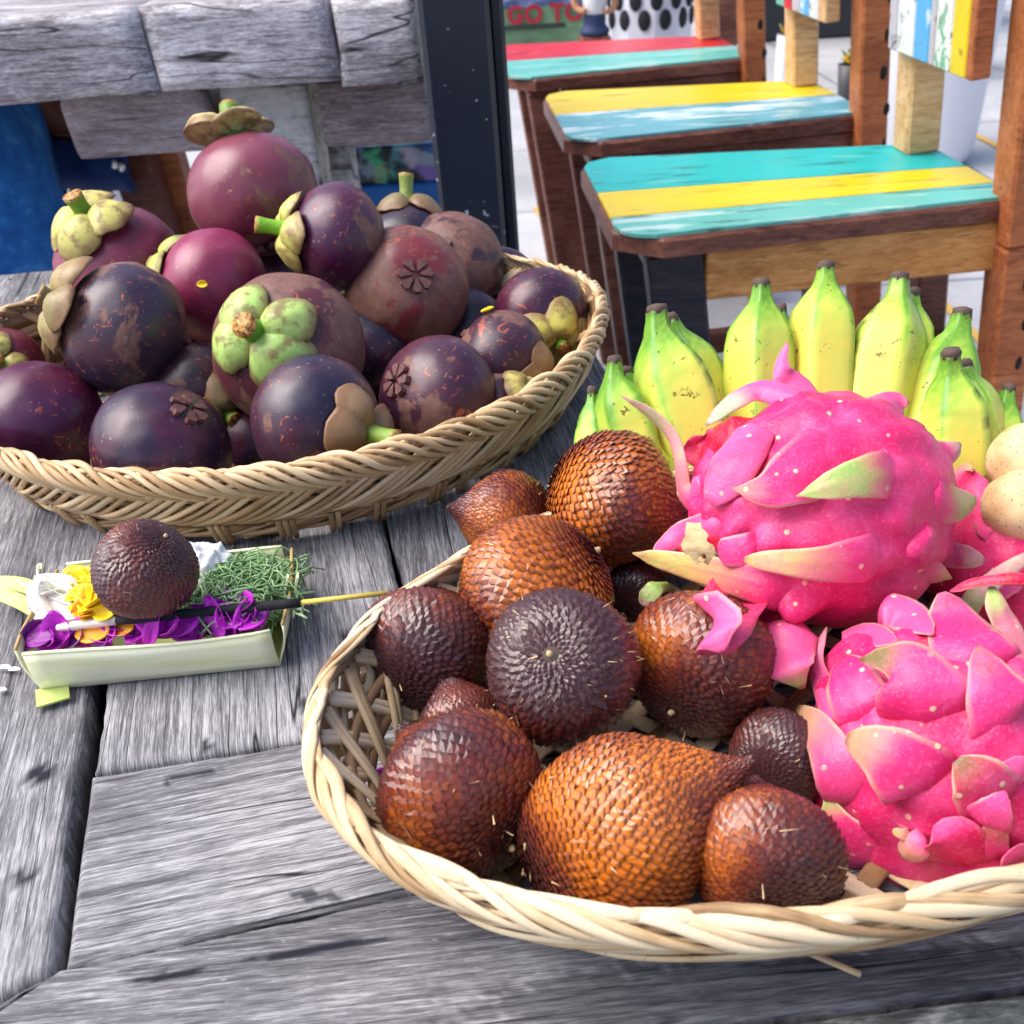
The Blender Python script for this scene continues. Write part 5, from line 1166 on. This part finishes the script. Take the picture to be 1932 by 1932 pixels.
# green banner with red lettering
Yb = 2.75; b0 = aty(870, 120, Yb); b1 = aty(1112, 0, Yb)
bn = empty('banner_stand', (b0[0]+.1, Yb, FLOOR), 'green and blue banner with red lettering reading GO TO beyond the red seat', 'banner')
zt_, zb_ = .16, b0[2]-.02; zm = aty(1000, 14, Yb)[2]
def pan(name, x0, x1, z0, z1, y, th, mat): return mesh(name, *(lambda q: (q[0]+np.array([x0, y, z0]), q[1]))(box_local(x1-x0, th, z1-z0, 0)), mat, bn, smooth=False)
gm = M('banner_green_print', .5); gm.color(gm.ramp(gm.noise(gm.obj((6, 6, 16)), 1.0, 4, .6), [(.3, C(70, 92, 78)), (.5, C(104, 140, 104)), (.7, C(140, 172, 130))]))
bm_ = M('banner_blue_print', .5); bm_.color(bm_.ramp(bm_.noise(bm_.obj((20, 20, 40)), 1.0, 4, .7), [(.35, C(40, 50, 84)), (.55, C(110, 128, 172)), (.7, C(190, 196, 210))]))
pan('panel', b0[0]-.06, b1[0], zb_, zm, Yb, .02, gm.m); pan('panel', b0[0]-.06, b1[0], zm+.001, zt_, Yb, .02, bm_.m)
tc = bpy.data.curves.new('lettering', 'FONT'); tc.body = "LET'S GO TO"; tc.size = .054; tc.space_character = 1.12; tc.extrude = .001; tc.align_x = 'RIGHT'; tc.space_word = .9; tc.offset = .002
tc.materials.append(plain('red_lettering', C(186, 40, 60), .5, var=.1)); _t = bpy.data.objects.new('lettering_curve', tc); COL.objects.link(_t); bpy.context.view_layer.update(); _me = bpy.data.meshes.new_from_object(_t.evaluated_get(bpy.context.evaluated_depsgraph_get())); bpy.data.objects.remove(_t); to = bpy.data.objects.new('lettering', _me); COL.objects.link(to); to.parent = bn
lp = aty(1100, 36, Yb); to.location = Vector(np.array([lp[0], Yb-.003, lp[2]])-BASE[bn.name]); to.rotation_euler = (math.pi/2, 0, 0)
pan('print_line', b0[0]+.02, b1[0]-.06, aty(1000, 50, Yb)[2]-.006, aty(1000, 50, Yb)[2]+.004, Yb-.003, .002, plain('dark_print', C(54, 66, 58), .5))
for x in (b0[0], b1[0]-.05): mesh('leg', *beam((x, Yb+.03, FLOOR), (x, Yb+.03, .15), .03, .03, (1, 0, 0), .003), W_DARK, bn, smooth=False)
# white lantern with dark cut-outs
Yl = 2.70; lx0, lx1 = aty(1158, 40, Yl)[0], aty(1322, 40, Yl)[0]; lc = np.array([(lx0+lx1)/2, Yl+.12, FLOOR]); lr = (lx1-lx0)/2
ln = empty('pierced_planter', lc, 'tall white pierced planter with dark oval holes behind the red seat', 'planter')
WHP = plain('white_glazed_surface', C(222, 224, 232), .4, var=.08, vs=6); HOLE = plain('dark_hole', C(24, 28, 34), .8)
wall_z = .20-FLOOR; mesh('planter_wall', *tube([lc, lc+Z*wall_z*.5, lc+Z*wall_z, lc+Z*wall_z, lc+Z*(wall_z-.03)], [lr*.97, lr, lr*1.02, lr*.93, lr*.90], 10), WHP, ln, smooth=False)
for zi, py in enumerate((2, 40, -40)):
    for k in range(7):
        a = math.pi*(1.02+.96*k/6)+(.22 if zi % 2 else 0); c = lc+np.array([math.cos(a), math.sin(a), 0])*lr*.985; c[2] = aty(1240, py, Yl)[2]
        n = np.array([math.cos(a), math.sin(a), 0]); V = SPS[0]*np.array([.016, .024, .007]); R3 = np.array([np.cross(Z, n), Z, n]); mesh('hole', c+V@R3, SPS[1], HOLE, ln)
# small figure in white and blue before the lantern
Yf = 2.55; fx = aty(1122, 30, Yf); fg = empty('figurine', (fx[0], Yf, FLOOR), 'small figure in white shirt and blue trousers on a stand beside the white planter', 'figurine')
fb = aty(1122, 66, Yf)[2]
mesh('stand', *beam((fx[0], Yf, FLOOR), (fx[0], Yf, fb), .07, .07, (1, 0, 0), .004), W_DARK, fg, smooth=False)
TAN = plain('tan_figure', C(178, 128, 92), .6)
q = np.array([fx[0], Yf, fb])
mesh('trousers', *tube(catmull([q+Z*.0, q+Z*.015, q+Z*.035, q+Z*.05], 8), [.030, .036, .034, .026, .026, .026, .025, .022], 12), plain('blue_cloth', C(34, 52, 92), .7), fg)
mesh('shirt', *tube(catmull([q+Z*.045, q+Z*.07, q+Z*.095, q+Z*.11], 8), [.024, .026, .028, .029, .028, .026, .020, .010], 12), plain('white_cloth', C(226, 226, 226), .7), fg)
for sx in (-1, 1): mesh('arm', *tube(catmull([q+Z*.10+RGT*.022*sx, q+Z*.075+RGT*.046*sx, q+Z*.05+RGT*.040*sx-FWD*.01, q+Z*.035+RGT*.022*sx-FWD*.03], 10), np.linspace(.009, .006, 10), 8), TAN, fg)
V = SPS[0]*np.array([.018, .019, .023]); mesh('head', q+Z*.135+V, SPS[1], TAN, fg)
# dark wooden post beside the lantern
a = aty(1340, 66, 2.5); b = aty(1385, 66, 2.5); pc = (a+b)/2
tag(mesh('wooden_post', *(lambda q: q)(beam((pc[0], 2.5, FLOOR), (pc[0], 2.5, .6), b[0]-a[0], .06, (1, 0, 0), .004)), W_DARK, base=(pc[0], 2.5, FLOOR), smooth=False), 'dark brown wooden post between the white planter and the red chair back', 'post')
# white pot with a blue mark and flowers
def flowerpot(px0, px1, pyb, pyt, Y, lab, mat, blue, zbase=None):
    a, b = aty(px0, pyt, Y), aty(px1, pyt, Y); c = np.array([(a[0]+b[0])/2, Y, FLOOR]); r = (b[0]-a[0])/2; zt = a[2]
    root = empty('flower_pot', c, lab, 'flower pot')
    V, Fc = tube([c, c+Z*.02, c+Z*(zt-FLOOR), c+Z*(zt-FLOOR), c+Z*(zt-FLOOR-.03)], [r*.7, r*.78, r, r*.88, r*.85], 24); mesh('pot', V, Fc, mat, root)
    if blue:
        V = SPS[0]*np.array([r*.4, .05, .012]); mesh('blue_mark', c+np.array([r*.35, -r*.93, aty(px1, (pyb*.65+pyt*.35), Y)[2]-FLOOR])+np.c_[V[:, 0], V[:, 2], V[:, 1]], SPS[1], plain('cobalt_glaze', C(20, 60, 170), .3), root)
    rr = random.Random(px0); V, Fc = [], []
    for k in range(26):
        an = rr.uniform(0, 6.28); e = rr.uniform(.1, 1); p = c+Z*(zt-FLOOR); d = np.array([math.cos(an)*e, math.sin(an)*e, rr.uniform(.3, .9)])*r*1.3
        petal_mesh('leaf', p+d*.6, d, unit(np.cross(d, np.array([-math.sin(an), math.cos(an), 0]))), r*1.1, r*.4, .1, PALMG if k % 2 else LEAFD, root, seed=k)
    for k in range(3):
        fc = c+Z*(zt-FLOOR+r*.55)+np.array([(k-1)*r*.5, -r*.6, r*.2*(k % 2)])
        for j in range(8):
            an = j*.785; petal_mesh('petal', fc+np.array([math.cos(an), -.3, math.sin(an)])*r*.16, np.array([math.cos(an), -.4, math.sin(an)]), unit(np.array([0, -1, .5])), r*.42, r*.22, .2, PET_O if j % 2 else PET_Y, root, seed=j)
LEAFD = leafmat('dark_leaf', C(30, 62, 30), C(52, 92, 44), C(90, 128, 64), .5)
flowerpot(1467, 1502, 132, 66, 2.6, 'white flower pot with a blue mark between the chair backs', WHP, True)
flowerpot(1582, 1628, 150, 122, 3.4, 'low dark pot of orange flowers on the pale floor behind the middle chair', plain('dark_pot', C(60, 62, 66), .5), False)
# dark counter, far behind
k0 = aty(1440, 20, 4.6); tag(mesh('counter', *(lambda q: (q[0]+np.array([k0[0]-.15, 4.6, FLOOR]), q[1]))(box_local(1.0, .5, 1.0, .01)), plain('charcoal_counter', C(40, 42, 48), .5, var=.3, vs=4), base=(k0[0], 4.6, FLOOR), smooth=False), 'long charcoal counter far behind the chairs', 'counter')
k0 = aty(1694, 90, 3.6); tag(mesh('cabinet', *(lambda q: (q[0]+np.array([k0[0]-.02, 3.6, FLOOR]), q[1]))(box_local(.16, .3, .62, .008)), plain('teal_grey_cabinet', C(74, 104, 108), .5), base=(k0[0], 3.6, FLOOR), smooth=False), 'narrow teal grey cabinet left of the large white tub', 'cabinet')
# large white tub
Yt = 2.5; ta, tb = aty(1708, 100, Yt), aty(1925, 100, Yt); tc_ = np.array([(ta[0]+tb[0])/2, Yt+.15, FLOOR]); tr = (tb[0]-ta[0])/2
V, Fc = tube([tc_+Z*.0, tc_+Z*.015, tc_+Z*.05, tc_+Z*.30, tc_+Z*.62, tc_+Z*.64, tc_+Z*.62, tc_+Z*.4], np.array([.80, .88, .94, .99, 1.02, 1.0, .95, .93])*tr, 40)
tag(mesh('white_tub', V, Fc, WHP, base=tc_), 'large round white tub on the pale floor behind the nearest chair', 'tub')
# printed carton and white crate under the far table
Yc = 1.35; ca_, cb_ = aty(668, 375, Yc), aty(832, 375, Yc); ct_ = aty(750, 275, Yc)[2]
cr = empty('printed_carton', ((ca_[0]+cb_[0])/2, Yc+.1, FLOOR), 'colourful printed carton with a blue base under the far table', 'carton')
pm = M('multicolour_print', .45); vv = pm.obj((1, 1, 1)); pc2 = pm.n('TexVoronoi'); pm.l(vv, pc2.inputs['Vector']); pc2.inputs['Scale'].default_value = 38
hs = pm.mix(.55, pc2.outputs['Color'], C(70, 90, 130), 'MIX'); dkp = pm.step(pm.noise(vv, 30, 3), .42, .6); pm.color(pm.mix(dkp, C(22, 30, 44), hs))
zmid = aty(750, 348, Yc)[2]
def cbox(name, z0, z1, mat, grow=0): mesh(name, *(lambda q: (q[0]+np.array([ca_[0]-grow, Yc-grow, z0]), q[1]))(box_local(cb_[0]-ca_[0]+2*grow, .2+2*grow, z1-z0, .003)), mat, cr, smooth=False)
cbox('base', FLOOR, zmid, plain('blue_carton', C(24, 110, 190), .5)); cbox('printed_panel', zmid+.001, ct_, pm.m)
mesh('spine_label', *(lambda q: (q[0]+np.array([ca_[0]-.012, Yc-.004, zmid+.01]), q[1]))(box_local(.014, .02, ct_-zmid-.02, .001)), plain('orange_label', C(220, 140, 40), .5), cr, smooth=False)
Yw = 1.5; wa, wb_ = aty(84, 380, Yw), aty(163, 380, Yw); zt2 = aty(110, 326, Yw)[2]
V, Fc = box_local(wb_[0]-wa[0]+.05, .3, zt2-FLOOR, .012); V = V+np.array([wa[0]-.05, Yw, FLOOR]); V[:, 0] += (V[:, 2]-zt2)*-.1
tag(mesh('white_crate', V, Fc, plain('white_plastic', C(232, 234, 240), .45, var=.05), base=(wa[0], Yw, FLOOR), smooth=False), 'white plastic crate on the floor beneath the far table', 'crate')
# stool under far table; one post's lit and shaded sides coloured as two legs
so = empty('stool', (aty(300, 350, 1.25)[0], 1.32, FLOOR), 'dark wooden stool tucked beneath the far table, lit side of its leg coloured reddish at the right', 'stool')
for (xa, xb, mt, Y) in ((246, 322, W_DARK, 1.22), (322, 372, W_ORANGE, 1.26), (262, 300, W_DARK, 1.46)):
    A, B_ = aty(xa, 350, Y), aty(xb, 350, Y); c = (A[0]+B_[0])/2; mesh('leg', *beam((c+.02, Y, FLOOR), (c-.012, Y, .0), B_[0]-A[0], .04, (1, 0, 0), .003), mt, so, smooth=False)
mesh('seat', *(lambda q: (q[0]+np.array([aty(240, 350, 1.2)[0], 1.2, .0005]), q[1]))(box_local(.16, .30, .03, .004)), W_DARK, so, smooth=False)

# ------------------------------------------------------------------ person at the far table
def skinned(name, pts, edges, rad, mat, parent, sub=2):
    me = bpy.data.meshes.new(name); b = BASE[parent.name]; me.from_pydata([tuple(np.array(p)-b) for p in pts], edges, []); o = bpy.data.objects.new(name, me); COL.objects.link(o); o.parent = parent
    m = o.modifiers.new('skin', 'SKIN'); m.use_smooth_shade = True; sk = me.skin_vertices[0].data
    for i, r in enumerate(rad): sk[i].radius = (r, r) if np.isscalar(r) else r; sk[i].use_root = (i == 0)
    o.modifiers.new('sub', 'SUBSURF').levels = sub; o.modifiers['sub'].render_levels = sub
    me.materials.append(mat); BASE[o.name] = b; return o
px0 = aty(-230, 300, 1.12)[0]; H0 = np.array([px0, 1.17, .02])       # hip
per = empty('person', (px0, 1.15, FLOOR), 'person in blue denim sitting at the left end of the far table', 'person')
SKN = plain('brown_skin', C(120, 76, 56), .5, var=.1); DEN = M('blue_denim', .85)
dv = DEN.obj(); dn = DEN.noise(dv, 45, 5, .65, .4); dw = DEN.noise(dv, 900, 2); DEN.color(DEN.mix(DEN.math('MULTIPLY', dw, .35), DEN.ramp(dn, [(.3, C(14, 88, 166)), (.55, C(36, 124, 204)), (.75, C(104, 170, 224))]), C(8, 66, 130))); DEN.bump(dn, .4, .002); DEN = DEN.m
DEN_SHADE = plain('shaded_denim', C(8, 52, 112), .85, var=.3, vs=60, bump=.4)  # denim with the shade beneath the tabletop put into its colour
kn1 = aty(40, 205, 1.06); kn2 = aty(190, 296, 1.24)
sp_ = [H0, H0+Z*.12, H0+Z*.28, H0+Z*.42, H0+Z*.50, H0+Z*.58, H0+Z*.66]
pts = [*sp_, H0+np.array([-.08, .02, .40]), H0+np.array([-.15, .06, .18]), H0+np.array([.0, .0, .08]), H0+np.array([.10, .0, .40]), H0+np.array([.14, .03, .20]), aty(75, 230, 1.2), aty(150, 236, 1.2),
       H0+np.array([0, -.06, 0]), kn1+np.array([-.05, 0, 0]), aty(40, 480, 1.06)+np.array([-.02, 0, -.1]), np.array([px0+.10, 1.04, FLOOR+.05]), np.array([px0+.22, 1.04, FLOOR+.03]),
       H0+np.array([.02, .08, 0]), kn2, kn2+np.array([-.12, .04, -.20]), kn2+np.array([-.20, .06, -.38]), np.array([kn2[0]-.12, kn2[1]+.05, FLOOR+.03])]
hb = pts[13]; nh = len(pts)
ed = [(0, 1), (1, 2), (2, 3), (3, 4), (4, 5), (5, 6), (3, 7), (7, 8), (8, 9), (3, 10), (10, 11), (11, 12), (12, 13), (0, 14), (14, 15), (15, 16), (16, 17), (17, 18), (0, 19), (19, 20), (20, 21), (21, 22), (22, 23)]
rad = [.10, .10, .11, .10, .045, .075, .06, .05, .035, .025, .05, .036, .030, .026, .075, .055, .045, .032, .025, .060, .026, .03, .03, .025]
for k in range(5):                              # fingers
    f0 = hb+np.array([.035, -.012+.010*k, .004]); f1 = f0+np.array([.030+.006*(2-abs(k-2)), 0, -.004]); pts += [f0, f1]; ed += [(13, nh+2*k), (nh+2*k, nh+2*k+1)]; rad += [.008, .006]
skinned('body', pts, ed, rad, SKN, per)
skinned('jacket', [*sp_[:4], pts[7], (pts[7]+pts[8])/2, pts[10], (pts[10]*.4+pts[11]*.6)], [(0, 1), (1, 2), (2, 3), (3, 4), (4, 5), (3, 6), (6, 7)], [.115, .118, .125, .105, .062, .052, .062, .05], DEN, per)
leg = skinned('trousers', [H0+Z*.01, pts[14], pts[15], pts[16], pts[16]-Z*.12, pts[19], kn2*.6+pts[19]*.4], [(0, 1), (1, 2), (2, 3), (3, 4), (0, 5), (5, 6)], [.115, .09, .072, .080, .078, .060, .032], DEN, per)
skinned('hair', [sp_[5]+Z*.03+np.array([0, .01, 0]), sp_[6]+Z*.02], [(0, 1)], [.085, .07], plain('dark_hair', C(24, 18, 16), .6), per)
a, b = aty(60, 318, 1.17), aty(243, 318, 1.17); V = []
for i in range(14):
    u = i/13
    for j in range(8):
        v = j/7; p = a+(b-a)*u; p = p+Z*(.030-.052*v-.004*u)+np.array([0, -.02*math.sin(v*3.1)+.004*math.sin(u*14+v*3), 0]); V.append(p)
V = np.array(V); W2 = np.vstack([V, V+np.array([0, .02, 0])]); n = len(V); ring = [i*8 for i in range(14)]+[13*8+j for j in range(1, 8)]+[i*8+7 for i in range(12, -1, -1)]+list(range(6, 0, -1))
solid('jacket_hem', W2, grid_faces(14, 8)+[tuple(i+n for i in f[::-1]) for f in grid_faces(14, 8)]+[(ring[(k+1) % len(ring)], ring[k], ring[k]+n, ring[(k+1) % len(ring)]+n) for k in range(len(ring))], DEN_SHADE, per)
for xx in (216, 229): mesh('snap_button', aty(xx, 310+(xx-216)*.4, 1.145)+SPS[0]*np.array([.004, .004, .005]), SPS[1], M('snap_metal', .25, Metallic=1.0).m, per)
# the denim coat panel hanging beside the table
ca2 = [(-40, 190), (-40, 540)]; cb2 = [(28, 190), (58, 260), (84, 350), (105, 430), (122, 540)]
V = []
L0 = catmull([aty(x, y, 1.10) for x, y in cb2], 16)
for i, p in enumerate(L0):
    for j in range(10):
        u = j/9; V.append(p+np.array([-.16*u, -.012*math.sin(u*9+i*.12)-.03*math.sin(u*3.1)+.03, 0]))
V = np.array(V); W2 = np.vstack([V, V+np.array([0, .025, 0])]); n = len(V); ring = [i*10 for i in range(16)]+[150+j for j in range(1, 10)]+[i*10+9 for i in range(14, -1, -1)]+list(range(8, 0, -1))
solid('coat_panel', W2, grid_faces(16, 10)+[tuple(i+n for i in f[::-1]) for f in grid_faces(16, 10)]+[(ring[(k+1) % len(ring)], ring[k], ring[k]+n, ring[(k+1) % len(ring)]+n) for k in range(len(ring))], DEN, per)
